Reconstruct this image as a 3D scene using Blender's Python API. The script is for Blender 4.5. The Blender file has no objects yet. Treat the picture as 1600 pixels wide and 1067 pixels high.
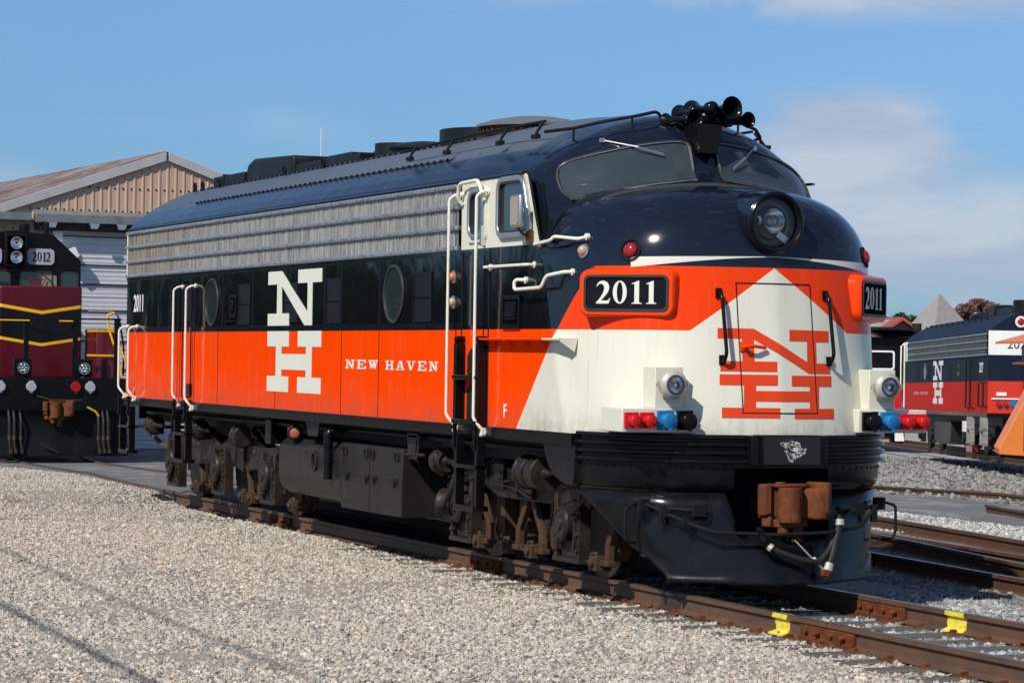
import bpy, bmesh, math, random
import numpy as np
from mathutils import Vector, Matrix
from mathutils.geometry import tessellate_polygon
random.seed(7)
R = math.radians
S = bpy.context.scene
COL = S.collection
SUN_EL, SUN_AZ = 42.0, -57.0          # elevation, azimuth measured from +X towards +Y

# ------------------------------------------------------------------ mesh helpers
class MB:
    def __init__(s):
        s.v = []; s.f = []; s.mi = []; s.cur = 0
    def add(s, vs, fs):
        b = len(s.v)
        s.v += [tuple(float(c) for c in v) for v in vs]
        s.f += [tuple(b + i for i in f) for f in fs]
        s.mi += [s.cur] * len(fs)
        return s
    def box(s, x0, x1, y0, y1, z0, z1):
        v = [(x, y, z) for x in (x0, x1) for y in (y0, y1) for z in (z0, z1)]
        return s.add(v, [(0,1,3,2),(4,6,7,5),(0,4,5,1),(2,3,7,6),(0,2,6,4),(1,5,7,3)])
    def cbox(s, c, d, M=None):
        M = M or Matrix.Identity(3)
        v = [Vector(c) + M @ Vector((sx*d[0]/2, sy*d[1]/2, sz*d[2]/2)) for sx in (-1,1) for sy in (-1,1) for sz in (-1,1)]
        return s.add(v, [(0,1,3,2),(4,6,7,5),(0,4,5,1),(2,3,7,6),(0,2,6,4),(1,5,7,3)])
    def prism(s, poly, axis, a0, a1):
        def mk(p, a):
            if axis == 'y': return (p[0], a, p[1])
            if axis == 'x': return (a, p[0], p[1])
            return (p[0], p[1], a)
        n = len(poly)
        tris = tessellate_polygon([[Vector((p[0], p[1], 0)) for p in poly]])
        vs = [mk(p, a0) for p in poly] + [mk(p, a1) for p in poly]
        fs = [tuple(t) for t in tris] + [tuple(n + i for i in t[::-1]) for t in tris]
        fs += [(i, (i+1) % n, n + (i+1) % n, n + i) for i in range(n)]
        return s.add(vs, fs)
    def ring(s, outer, inner, axis, a0, a1):     # frame between two outlines of equal length
        def mk(p, a):
            if axis == 'y': return (p[0], a, p[1])
            if axis == 'x': return (a, p[0], p[1])
            return (p[0], p[1], a)
        n = len(outer)
        vs = [mk(p, a) for a in (a0, a1) for p in list(outer) + list(inner)]
        fs = []
        for i in range(n):
            j = (i+1) % n
            fs += [(i, j, n+j, n+i), (2*n+i, 3*n+i, 3*n+j, 2*n+j), (i, 2*n+i, 2*n+j, j), (n+i, n+j, 3*n+j, 3*n+i)]
        return s.add(vs, fs)
    def cyl(s, p0, p1, r0, r1=None, n=20, caps=True):
        r1 = r0 if r1 is None else r1
        return s.lathe(p0, Vector(p1) - Vector(p0), [(0, r0), ((Vector(p1)-Vector(p0)).length, r1)], n, caps)
    def lathe(s, o, d, prof, n=24, caps=True):
        o = Vector(o); d = Vector(d).normalized()
        a = d.cross(Vector((0,0,1)));
        if a.length < 1e-3: a = d.cross(Vector((1,0,0)))
        a.normalize(); b = d.cross(a)
        vs = []; fs = []
        for t, r in prof:
            for i in range(n):
                q = 2*math.pi*i/n
                vs.append(o + d*t + (a*math.cos(q) + b*math.sin(q))*max(r, 1e-5))
        for k in range(len(prof)-1):
            for i in range(n):
                j = (i+1) % n
                fs.append((k*n+i, k*n+j, (k+1)*n+j, (k+1)*n+i))
        if caps:
            fs.append(tuple(range(n))[::-1]); fs.append(tuple((len(prof)-1)*n+i for i in range(n)))
        return s.add(vs, fs)
    def tube(s, pts, r, n=8, fillet=0.0):
        P = [Vector(p) for p in pts]
        if fillet > 0 and len(P) > 2:
            Q = [P[0]]
            for i in range(1, len(P)-1):
                a = P[i-1]-P[i]; b = P[i+1]-P[i]
                f = min(fillet, a.length*0.45, b.length*0.45)
                A = P[i] + a.normalized()*f; B = P[i] + b.normalized()*f
                for t in (0, .25, .5, .75, 1):
                    Q.append(A*(1-t)**2 + P[i]*2*t*(1-t) + B*t*t)
            Q.append(P[-1]); P = Q
        vs = []; fs = []
        up = None
        for i, p in enumerate(P):
            d = (P[min(i+1, len(P)-1)] - P[max(i-1, 0)]).normalized()
            if up is None:
                up = d.cross(Vector((0,0,1)))
                if up.length < 1e-3: up = d.cross(Vector((1,0,0)))
            up = (up - d*up.dot(d))
            if up.length < 1e-6: up = d.orthogonal()
            up.normalize(); w = d.cross(up)
            for k in range(n):
                q = 2*math.pi*k/n
                vs.append(p + (up*math.cos(q) + w*math.sin(q))*r)
        for i in range(len(P)-1):
            for k in range(n):
                l = (k+1) % n
                fs.append((i*n+k, i*n+l, (i+1)*n+l, (i+1)*n+k))
        fs.append(tuple(range(n))[::-1]); fs.append(tuple((len(P)-1)*n+k for k in range(n)))
        return s.add(vs, fs)
    def dome(s, c, d, r, h, n=20, m=5):
        return s.lathe(c, d, [(h*math.sin(math.pi/2*k/m), r*math.cos(math.pi/2*k/m)) for k in range(m+1)], n, True)
    mir = False
    def mirror_y(s):          # the same part again on the other side, as an object of its own
        s.mir = True
        return s
    def build(s, name, mat, parent=None, bevel=0.0, angle=35, seg=2, recalc=True):
        me = bpy.data.meshes.new(name)
        me.from_pydata(s.v, [], s.f)
        mats = mat if isinstance(mat, (list, tuple)) else [mat]
        for m in mats: me.materials.append(m)
        if len(mats) > 1: me.polygons.foreach_set('material_index', s.mi)
        if recalc:
            bm = bmesh.new(); bm.from_mesh(me)
            bmesh.ops.recalc_face_normals(bm, faces=bm.faces)
            bm.to_mesh(me); bm.free()
        me.polygons.foreach_set('use_smooth', [True]*len(me.polygons))
        me.set_sharp_from_angle(angle=R(angle))
        me.update()
        o = bpy.data.objects.new(name, me)
        COL.objects.link(o)
        if parent: o.parent = parent
        if bevel > 0:
            b = o.modifiers.new('bevel', 'BEVEL'); b.width = bevel; b.segments = seg
            b.limit_method = 'ANGLE'; b.angle_limit = R(40); b.harden_normals = False
        if s.mir:
            s.mir = False; v0, f0 = s.v, s.f
            s.v = [(x, -y, z) for x, y, z in v0]; s.f = [f[::-1] for f in f0]
            s.build(name, mat, parent, bevel, angle, seg, recalc)
            s.v, s.f = v0, f0
        return o

def rrect(x0, x1, z0, z1, r, n=5):
    pts = []
    for cx, cz, a in ((x1-r, z1-r, 0), (x0+r, z1-r, 90), (x0+r, z0+r, 180), (x1-r, z0+r, 270)):
        for k in range(n+1):
            q = R(a + 90*k/n)
            pts.append((cx + r*math.cos(q), cz + r*math.sin(q)))
    return pts
def circ(cx, cz, r, n=32, ry=None):
    ry = ry or r
    return [(cx + r*math.cos(2*math.pi*k/n), cz + ry*math.sin(2*math.pi*k/n)) for k in range(n)]

def empty(name, loc=(0,0,0), rz=0, label=None, cat=None, group=None):
    o = bpy.data.objects.new(name, None); COL.objects.link(o)
    o.location = loc; o.rotation_euler = (0, 0, rz); o.empty_display_size = .3
    tag(o, label, cat, group); return o
def tag(o, label=None, cat=None, group=None, kind=None):
    if label: o['label'] = label
    if cat: o['category'] = cat
    if group: o['group'] = group
    if kind: o['kind'] = kind
    return o
def dup(root, loc=None, rz=None, label=None):
    r = root.copy(); COL.objects.link(r)
    if loc is not None: r.location = loc
    if rz is not None: r.rotation_euler = (0, 0, rz)
    if label: r['label'] = label
    for ch in list(root.children):
        c = ch.copy(); COL.objects.link(c); c.parent = r
        for g in ch.children:
            d = g.copy(); COL.objects.link(d); d.parent = c
    return r

# ------------------------------------------------------------------ node helpers
class NT:
    def __init__(s, tree):
        s.t = tree; s.n = tree.nodes; s.l = tree.links
    def put(s, sock, v):
        if hasattr(v, 'node'): s.l.new(v, sock)
        elif v is not None:
            if isinstance(v, (tuple, list)) and len(v) == 3 and sock.type == 'RGBA': v = (*v, 1)
            elif sock.type == 'RGBA' and isinstance(v, (int, float)): v = (v, v, v, 1)
            sock.default_value = v
    def m(s, op, a, b=None, c=None, clamp=False):
        n = s.n.new('ShaderNodeMath'); n.operation = op; n.use_clamp = clamp
        s.put(n.inputs[0], a)
        if b is not None: s.put(n.inputs[1], b)
        if c is not None: s.put(n.inputs[2], c)
        return n.outputs[0]
    def add(s, a, b): return s.m('ADD', a, b)
    def sub(s, a, b): return s.m('SUBTRACT', a, b)
    def mul(s, a, b): return s.m('MULTIPLY', a, b)
    def lt(s, a, b): return s.m('LESS_THAN', a, b)
    def gt(s, a, b): return s.m('GREATER_THAN', a, b)
    def mx(s, a, b): return s.m('MAXIMUM', a, b)
    def mn(s, a, b): return s.m('MINIMUM', a, b)
    def smooth(s, v, a, b):        # 0 at a, 1 at b
        n = s.n.new('ShaderNodeMapRange'); n.interpolation_type = 'SMOOTHSTEP'
        s.put(n.inputs[0], v); s.put(n.inputs[1], a); s.put(n.inputs[2], b)
        return n.outputs[0]
    def mix(s, f, a, b, mode='MIX'):
        n = s.n.new('ShaderNodeMix'); n.data_type = 'RGBA'; n.blend_type = mode
        s.put(n.inputs[0], f); s.put(n.inputs[6], a); s.put(n.inputs[7], b)
        return n.outputs[2]
    def coord(s, which='Object'):
        return s.n.new('ShaderNodeTexCoord').outputs[which]
    def pos(s): return s.n.new('ShaderNodeNewGeometry').outputs['Position']
    def xyz(s, v):
        n = s.n.new('ShaderNodeSeparateXYZ'); s.l.new(v, n.inputs[0]); return n.outputs
    def scale(s, v, k):
        n = s.n.new('ShaderNodeVectorMath'); n.operation = 'MULTIPLY'
        s.l.new(v, n.inputs[0]); n.inputs[1].default_value = k; return n.outputs[0]
    def noise(s, v, sc, det=4, ro=.55, dist=0, col=False):
        n = s.n.new('ShaderNodeTexNoise'); s.l.new(v, n.inputs['Vector'])
        n.inputs['Scale'].default_value = sc; n.inputs['Detail'].default_value = det
        n.inputs['Roughness'].default_value = ro; n.inputs['Distortion'].default_value = dist
        return n.outputs['Color' if col else 'Fac']
    def voro(s, v, sc, feat='F1', out='Distance'):
        n = s.n.new('ShaderNodeTexVoronoi'); n.feature = feat; s.l.new(v, n.inputs['Vector'])
        n.inputs['Scale'].default_value = sc; return n.outputs[out]
    def ramp(s, f, stops, interp='LINEAR'):
        n = s.n.new('ShaderNodeValToRGB'); n.color_ramp.interpolation = interp
        e = n.color_ramp.elements
        while len(e) < len(stops): e.new(.5)
        for k, (p, c) in enumerate(stops):
            e[k].position = p; e[k].color = (*c, 1) if len(c) == 3 else c
        s.put(n.inputs[0], f); return n.outputs[0]
    def bump(s, h, st, dist=.01, normal=None):
        n = s.n.new('ShaderNodeBump'); n.inputs['Strength'].default_value = st; n.inputs['Distance'].default_value = dist
        s.l.new(h, n.inputs['Height'])
        if normal: s.l.new(normal, n.inputs['Normal'])
        return n.outputs[0]

def newmat(name):
    m = bpy.data.materials.new(name); m.use_nodes = True
    t = NT(m.node_tree); b = m.node_tree.nodes['Principled BSDF']
    return m, t, b
def P_(b, **k):
    for a, v in k.items():
        nm = {'col':'Base Color','rough':'Roughness','metal':'Metallic','coat':'Coat Weight','coatr':'Coat Roughness',
              'spec':'Specular IOR Level','normal':'Normal','trans':'Transmission Weight','ior':'IOR','alpha':'Alpha'}[a]
        sk = b.inputs[nm]
        if hasattr(v, 'node'): b.id_data.links.new(v, sk)
        else: sk.default_value = (*v, 1) if isinstance(v, tuple) and len(v) == 3 else v

def simple(name, col, rough=.4, metal=0, var=.12, vs=3.0, grime=0.0, gcol=(.05,.035,.025), bump=0.0, coat=0.0, gs=2.0, spec=None):
    if spec is None: spec = .5 if (metal > 0 or coat > 0 or rough < .22) else .25
    m, t, b = newmat(name)
    v = t.coord()
    n = t.noise(v, vs, 5, .6)
    d = tuple(c*(1-var*1.6) for c in col); l = tuple(min(1, c*(1+var)) for c in col)
    c = t.mix(n, d, l)
    if grime > 0:
        g = t.smooth(t.noise(v, gs, 6, .7, .4), .62-grime*.35, .78)
        c = t.mix(t.mul(g, min(1, grime*1.4)), c, gcol)
    r = t.add(rough-.08, t.mul(t.noise(v, vs*4, 4), .16))
    P_(b, col=c, rough=r, metal=metal, coat=coat, spec=spec)
    if bump > 0: P_(b, normal=t.bump(t.noise(v, vs*9, 6, .65), bump, .01))
    return m

NAVY = (.0065, .009, .016); ORANGE = (.93, .058, .0); CREAM = (.66, .64, .53)

def mat_livery():
    m, t, b = newmat('livery_paint')
    v = t.coord(); x, y, z = t.xyz(v)
    ay = t.m('ABSOLUTE', y)
    front = t.gt(x, t.add(14.708, t.mul(t.sub(z, 1.359), .979)))
    # side: orange below belt, navy above
    c = t.mix(t.gt(z, 2.283), ORANGE, t.mix(t.gt(z, 3.2), NAVY, NAVY))
    # front
    ridge = t.mx(t.sub(2.835, t.mul(ay, .72)), 2.279)
    fc = t.mix(t.gt(z, ridge), CREAM, (.78, .045, .002))  # nose orange darker than the side: its weaker light is painted in
    fc = t.mix(t.gt(z, 2.838), fc, NAVY)
    low = t.sub(2.932, t.mul(t.m('POWER', t.m('DIVIDE', ay, 1.17), 1.5), .105))
    st = t.mul(t.mul(t.gt(z, low), t.lt(z, t.sub(2.938, t.mul(ay, .018)))), t.lt(ay, 1.172))
    fc = t.mix(st, fc, CREAM)
    c = t.mix(front, c, fc)
    nav = t.mx(t.mul(t.sub(1, front), t.gt(z, 2.283)), t.mul(front, t.gt(z, 2.838)))
    nav = t.mul(nav, t.sub(1, t.mul(st, front)))
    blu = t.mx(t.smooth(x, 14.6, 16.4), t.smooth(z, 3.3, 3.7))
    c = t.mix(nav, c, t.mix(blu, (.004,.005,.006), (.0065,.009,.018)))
    # weathering: faint vertical streaks and dust
    sv = t.scale(v, (9, 9, .8))
    streak = t.noise(sv, 1.6, 5, .6)
    isor = t.mx(t.mul(t.sub(1, front), t.lt(z, 2.283)), t.mul(front, t.lt(z, 2.838)))
    c = t.mix(t.mul(t.mul(t.smooth(streak, .48, .8), .12), isor), c, (.30, .24, .17), 'MIX')
    dirt = t.smooth(z, 1.75, 1.3)
    c = t.mix(t.mul(t.mul(dirt, t.smooth(t.noise(t.scale(v, (4, 4, 1.2)), 2.2, 7, .7), .35, .7)), .34), c, (.13, .075, .045))
    # dust spray at the bottom of the sheets and thin runs under the seams and lamps
    dust = t.mul(t.smooth(z, 1.62, 1.36), t.smooth(t.noise(t.scale(v, (1.5,1.5,3)), 3, 6, .7), .4, .62))
    c = t.mix(t.mul(dust, .22), c, (.16, .12, .085))
    run = t.mul(t.smooth(t.noise(t.scale(v, (34, 34, .7)), 1.2, 3, .5), .60, .76), t.smooth(t.noise(v, 1.6, 3), .42, .6))
    c = t.mix(t.mul(t.mul(t.mul(run, t.lt(z, 2.9)), t.sub(1, nav)), .17), c, (.22, .13, .07))
    # roof: dusty centre panels, with sun glare painted into their grey
    top = t.smooth(z, 3.99, 4.03)
    hull = t.lt(x, 14.2)
    rn = t.noise(t.scale(v, (2.2, .5, 1)), 2.4, 5, .65)
    c = t.mix(t.mul(t.mul(top, hull), t.add(.55, t.mul(rn, .45))), c, (.105, .115, .125))
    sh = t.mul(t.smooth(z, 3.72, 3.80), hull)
    c = t.mix(t.mul(t.mul(sh, .3), t.smooth(x, 13, 1)), c, (.020,.032,.065))  # sky reflection painted as blue on the shoulder, fading towards the cab
    gx_ = t.mul(t.mul(t.gt(x, 15.72), t.lt(t.add(x, t.mul(ay, .28)), 16.12)), t.gt(z, 3.38))
    nz_ = t.xyz(t.n.new('ShaderNodeNewGeometry').outputs['Normal'])[2]
    grip = t.mul(t.mul(gx_, t.gt(nz_, .86)), t.lt(ay, 1.15))
    c = t.mix(t.mul(grip, .8), c, (.030,.033,.030))
    rough = t.add(.07, t.mul(t.noise(v, 7, 4), .06))
    rough = t.mix(t.mul(top, hull), t.add(rough, 0), .38)
    rough = t.mix(t.mul(t.mul(t.smooth(z, 3.66, 3.8), hull), t.sub(1, top)), rough, .22)
    rough = t.mix(grip, rough, .75)
    spec = t.sub(.5, t.mul(isor, .36))
    P_(b, col=c, rough=rough, coat=0.0, spec=spec)
    # slight oil-canning of the sheet
    h = t.noise(t.scale(v, (1.3, 1.3, 1.0)), 1.9, 2, .4)
    h2 = t.noise(v, 60, 2, .5)
    side_ = t.lt(x, 15.6)
    P_(b, normal=t.bump(t.mul(h, t.add(.35, t.mul(side_, .9))), .16, .05))
    return m

M = {}
def mats():
    M['livery'] = mat_livery()
    M['black'] = simple('gloss_black_paint', (.005,.005,.0055), .2, var=.2, grime=.2, gcol=(.020,.017,.015), gs=3, spec=.22)
    M['skirt'] = simple('worn_black_paint', (.0060,.0065,.0078), .2, var=.4, vs=1.2, grime=.42, gcol=(.022,.020,.021), gs=2.2, bump=.05, spec=.24)
    M['roofblack'] = simple('roof_black', (.0075,.008,.009), .45, var=.25, grime=.3, gcol=(.05,.045,.04))
    M['matblack'] = simple('matt_black', (.006,.006,.007), .75, var=.2)
    M['screen'] = simple('mesh_screen', (.0045,.0048,.005), .4, var=.3, vs=40, spec=.18)
    M['navyg'] = simple('navy_gloss', NAVY, .12, var=.2, coat=.3)
    M['cream'] = simple('cream_paint', CREAM, .32, var=.05, grime=.22, gcol=(.34,.28,.2), gs=3)
    M['creamtube'] = simple('cream_handrail', (.72,.70,.60), .3, var=.05, vs=8, grime=.3, gcol=(.25,.18,.12), gs=9)
    M['orange'] = simple('orange_paint', (.86,.052,.001), .2, var=.06, spec=.25)
    M['decal'] = simple('cream_lettering', (.70,.685,.58), .35, var=.05, vs=6, grime=.12, gcol=(.4,.36,.28), gs=5)
    M['decalred'] = simple('orange_lettering', (.70,.052,.008), .25, var=.05)
    M['decalwhite'] = simple('white_lettering', (.8,.78,.74), .35, var=.05)
    M['truck'] = simple('grimy_truck_steel', (.020,.0165,.013), .42, var=.55, vs=5, grime=.60, gcol=(.060,.034,.019), gs=5.5, bump=.22, spec=.35)
    M['truckdk'] = simple('grimy_black_steel', (.011,.0095,.0085), .5, var=.35, vs=4, grime=.5, gcol=(.035,.021,.013), gs=3, bump=.10)
    M['tank'] = simple('tank_black_dusty', (.018,.0165,.015), .40, var=.3, vs=1.5, grime=.5, gcol=(.042,.028,.018), gs=1.6, bump=.08, spec=.3)
    M['rusty'] = simple('rusted_iron', (.17,.048,.014), .75, var=.6, vs=11, grime=.6, gcol=(.05,.018,.010), gs=7, bump=.5)
    M['brownpipe'] = simple('rusty_brown_pipe', (.11,.055,.028), .6, var=.3, vs=8, grime=.4)
    M['chrome'] = simple('bright_metal', (.75,.74,.72), .18, metal=1, var=.05)
    M['alu'] = simple('aluminium_trim', (.55,.56,.57), .32, metal=.85, var=.12, vs=12, grime=.15, gcol=(.2,.18,.16))
    M['lampmetal'] = simple('painted_lamp_housing', (.48,.45,.38), .38, metal=.2, var=.12, vs=12, grime=.3, gcol=(.2,.16,.12))
    M['rubber'] = simple('rubber_gasket', (.035,.035,.035), .45, var=.2)
    M['red'] = simple('red_socket', (.55,.012,.016), .35, var=.12, vs=10)
    M['blue'] = simple('blue_socket', (.015,.16,.38), .4, var=.15, vs=10)
    M['rail'] = simple('rusted_rail', (.105,.052,.028), .6, metal=.0, var=.35, vs=5, grime=.45, gcol=(.055,.036,.028), gs=2, bump=.12)
    M['railhead'] = simple('worn_rail_head', (.20,.15,.12), .33, metal=.6, var=.25, vs=3, grime=.4, gcol=(.10,.05,.03))
    M['hose'] = simple('rubber_hose', (.022,.02,.018), .6, var=.2, vs=20)
    M['wood'] = None
    # glass
    m, t, b = newmat('dark_cab_glass')
    P_(b, col=(.022,.032,.035), rough=.035, spec=.8, coat=.4, coatr=.02); M['glass'] = m
    m, t, b = newmat('dusty_windshield')
    v = t.coord()
    P_(b, col=t.mix(t.noise(v, 2, 4), (.026,.036,.039), (.042,.054,.057)), rough=.07, spec=.8); M['wsglass'] = m
    m, t, b = newmat('clear_lamp_glass')
    tr_ = t.n.new('ShaderNodeBsdfTransparent'); gl_ = t.n.new('ShaderNodeBsdfGlossy'); gl_.inputs['Roughness'].default_value = .03
    lw = t.n.new('ShaderNodeFresnel'); lw.inputs[0].default_value = 1.5; mx_ = t.n.new('ShaderNodeMixShader')
    t.l.new(lw.outputs[0], mx_.inputs[0]); t.l.new(tr_.outputs[0], mx_.inputs[1]); t.l.new(gl_.outputs[0], mx_.inputs[2])
    t.l.new(mx_.outputs[0], m.node_tree.nodes['Material Output'].inputs[0]); M['clear'] = m
    m, t, b = newmat('red_lens'); P_(b, col=(.30,.006,.01), rough=.12, coat=.6); M['redlens'] = m
    m, t, b = newmat('amber_lens'); P_(b, col=(.55,.16,.03), rough=.15, coat=.6); M['amber'] = m
    m, t, b = newmat('pale_lens'); P_(b, col=(.45,.30,.16), rough=.15, coat=.6); M['palelens'] = m
    # corrugated stainless grille
    m, t, b = newmat('stainless_grille')
    v = t.coord(); x, y, z = t.xyz(v)
    st = t.smooth(t.noise(t.scale(v, (14, 1, .9)), 1.7, 8, .85), .34, .66)
    blk = t.voro(t.scale(v, (1.6, 0, 4.9)), 1.0, 'F1', 'Color')
    bx = t.xyz(blk)[0]
    c = t.mix(st, (.16,.15,.137), (.42,.405,.37))
    tan = t.mul(t.smooth(x, 6.5, 0.5), t.add(.62, t.mul(bx, .25)))
    c = t.mix(t.mul(tan, .75), c, t.mix(st, (.11,.075,.045), (.33,.245,.16)))
    c = t.mix(t.mul(t.gt(bx, .72), .10), c, (.30,.24,.17))
    dk = t.smooth(t.noise(t.scale(v, (5, 1, 2)), 1.5, 6, .75), .62, .72)
    c = t.mix(t.mul(dk, .55), c, (.09,.08,.07))
    P_(b, col=c, rough=.42, metal=.35, spec=.4); M['grille'] = m
    m, t, b = newmat('stainless_strip')
    v = t.coord()
    st = t.noise(t.scale(v, (6, 1, 8)), 2.5, 6, .7)
    P_(b, col=t.mix(t.smooth(st, .4, .7), (.66,.68,.72), (.24,.24,.25)), rough=.3, metal=.85); M['strip'] = m
mats()

def tint_rail_paint():
    """rail steel with two sprayed yellow marks (world position)"""
    m, t, b = newmat('rusted_rail_marked')
    v = t.coord(); x, y, z = t.xyz(v)
    n = t.noise(v, 6, 6, .65)
    c = t.mix(n, (.05,.026,.016), (.17,.085,.045))
    sp = t.noise(t.scale(v, (1, 4, 8)), 1.3, 5, .6)
    c = t.mix(t.smooth(sp, .5, .72), c, (.055,.040,.033))
    nn = t.mul(t.sub(t.noise(v, 14, 4), .5), .10)
    xx = t.add(x, nn)
    near = t.mul(t.lt(y, 0), t.mul(t.gt(xx, 18.50), t.lt(xx, 18.74)))
    far = t.mul(t.gt(y, 0), t.mul(t.gt(xx, 18.66), t.lt(xx, 18.96)))
    ym = t.mx(near, far)
    blk = t.mul(t.lt(y, 0), t.mul(t.gt(xx, 16.35), t.lt(xx, 16.75)))
    c = t.mix(t.mul(blk, .7), c, (.02,.018,.017))
    c = t.mix(t.mul(ym, t.add(.70, t.mul(t.smooth(t.noise(v, 25, 4), .35, .55), .25))), c, (.80,.66,.07))
    P_(b, col=c, rough=.6, normal=t.bump(t.noise(v, 45, 6, .7), .25, .01))
    return m
M['railmark'] = tint_rail_paint()

def mat_wood():
    m, t, b = newmat('weathered_sleeper')
    v = t.coord()
    g = t.noise(t.scale(v, (22, 1.5, 22)), 1.4, 6, .7)
    c = t.mix(g, (.030,.026,.022), (.15,.135,.12))
    P_(b, col=c, rough=.85, normal=t.bump(g, .6, .01)); return m
M['wood'] = mat_wood()

# ------------------------------------------------------------------ ground height
def gz(x, y):
    z = -.17
    if y > 6: z -= min(.033*(y-6), 1.4)
    if x < -6: z -= min(.024*(-6-x), .2)
    return z

# ================================================================== THE MAIN LOCOMOTIVE (x forward, z = 0 rail top)
W = 1.5
def smax(a, b, k):
    h = np.clip(.5 + .5*(a-b)/k, 0, 1)
    return b*(1-h) + a*h + k*h*(1-h)
def smin(a, b, k): return -smax(-a, -b, k)
ROOF = np.array([(a_, 4.42-.29*a_*a_) for a_ in np.linspace(0, 1.38, 15)] + [(1.43,3.815),(1.47,3.775),(1.50,3.72)])
def roof_z(ay): return np.interp(ay, ROOF[:,0], ROOF[:,1])
def fcab(x, y, z):
    ay = np.abs(y)
    # windshield / brow surface
    xc = 15.66 - .10*ay - .16*ay**2 - .47*(z-3.6) - .02*ay**6
    brow = np.clip((z-3.98), 0, 1)
    f1 = (x - xc)*.9 + 0.9*brow**2
    f2 = (z - (4.41 - .29*ay**2 - .10*np.clip(x-13.6, 0, 9)**1.5*.60))*.93
    f3 = ay - W
    a = smax(f2, f3, .20)
    return smax(a, f1, .30)
def xfront(z): return 17.17 - .155*(z-1.35)
def fnose(x, y, z):
    ay = np.abs(y)
    L = xfront(z) - 15.0
    xn = np.clip((x + .12*ay - 15.0)/L, 0, 3)
    q = ((ay/W)**3.2 + xn**3.5)**(1/3.35)
    f1 = (q-1)*np.where(xn > .3, 1.7, 1.5)
    h = 3.655 - .12*np.clip(x-15.6, -1, 9) - .125*ay**2
    f2 = (z - h)*.95
    return smax(f1, f2, .52)
def F(x, y, z): return np.maximum(smin(fcab(x, y, z), fnose(x, y, z), .13), np.abs(y) - W)

def solve(o, d, t0, t1, n=44):
    a = np.full(d.shape[:-1], t0, float); b = np.full(d.shape[:-1], t1, float)
    for _ in range(n):
        m = (a+b)/2
        p = o + d*m[..., None]
        v = F(p[..., 0], p[..., 1], p[..., 2])
        a = np.where(v < 0, m, a); b = np.where(v < 0, b, m)
    return o + d*((a+b)/2)[..., None]

def nose_x(y, z):
    """x of the front skin in front of (y, z)"""
    o = np.array([14.3, y, z]); d = np.array([[1.0, 0, 0]])
    # scan inwards from the front so that the outermost surface is found
    xs = np.linspace(17.6, 14.4, 640)
    v = F(xs, np.full(640, y), np.full(640, z))
    k = np.argmax(v < 0)
    if v[k] >= 0: return 14.4
    a, b = float(xs[k]), float(xs[max(k-1, 0)])
    for _ in range(16):
        m_ = (a+b)/2
        if float(F(np.array(m_), np.array(y), np.array(z))) < 0: a = m_
        else: b = m_
    return a
def nose_n(x, y, z):
    e = 1e-3
    g = Vector((float(F(np.array(x+e), y, z)-F(np.array(x-e), y, z)), float(F(np.array(x), y+e, z)-F(np.array(x), y-e, z)), float(F(np.array(x), y, z+e)-F(np.array(x), y, z-e))))
    return g.normalized()
def plan_at(z, off=0.0, xmin=16.05, n=90):
    """outline of the nose at height z from (-y) round to (+y), with offset"""
    L = xfront(max(z, 1.25)) - 15.0
    half = []
    for k in range(n+1):
        y = W*math.sin(math.pi/2*k/n)
        x = 15 + L*max(0, 1-(y/W)**3.2)**(1/3.5) - .12*y
        if x < xmin: break
        half.append((x, y))
    # exact end
    half.append((xmin, W))
    pts = [(x, -y) for x, y in half[::-1]] + half[1:]
    out = []
    for i, p in enumerate(pts):
        a = pts[max(i-1, 0)]; b = pts[min(i+1, len(pts)-1)]
        t = Vector((b[0]-a[0], b[1]-a[1])).normalized()
        nrm = Vector((t.y, -t.x))
        if nrm.dot(Vector((p[0]-14.5, p[1]))) < 0: nrm = -nrm
        out.append((p[0] + nrm.x*off, p[1] + nrm.y*off))
    return out

loco = empty('diesel_locomotive', (0,0,0), 0, 'large orange, cream and black streamlined diesel locomotive numbered 2011 with round headlight', 'locomotive')

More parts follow.
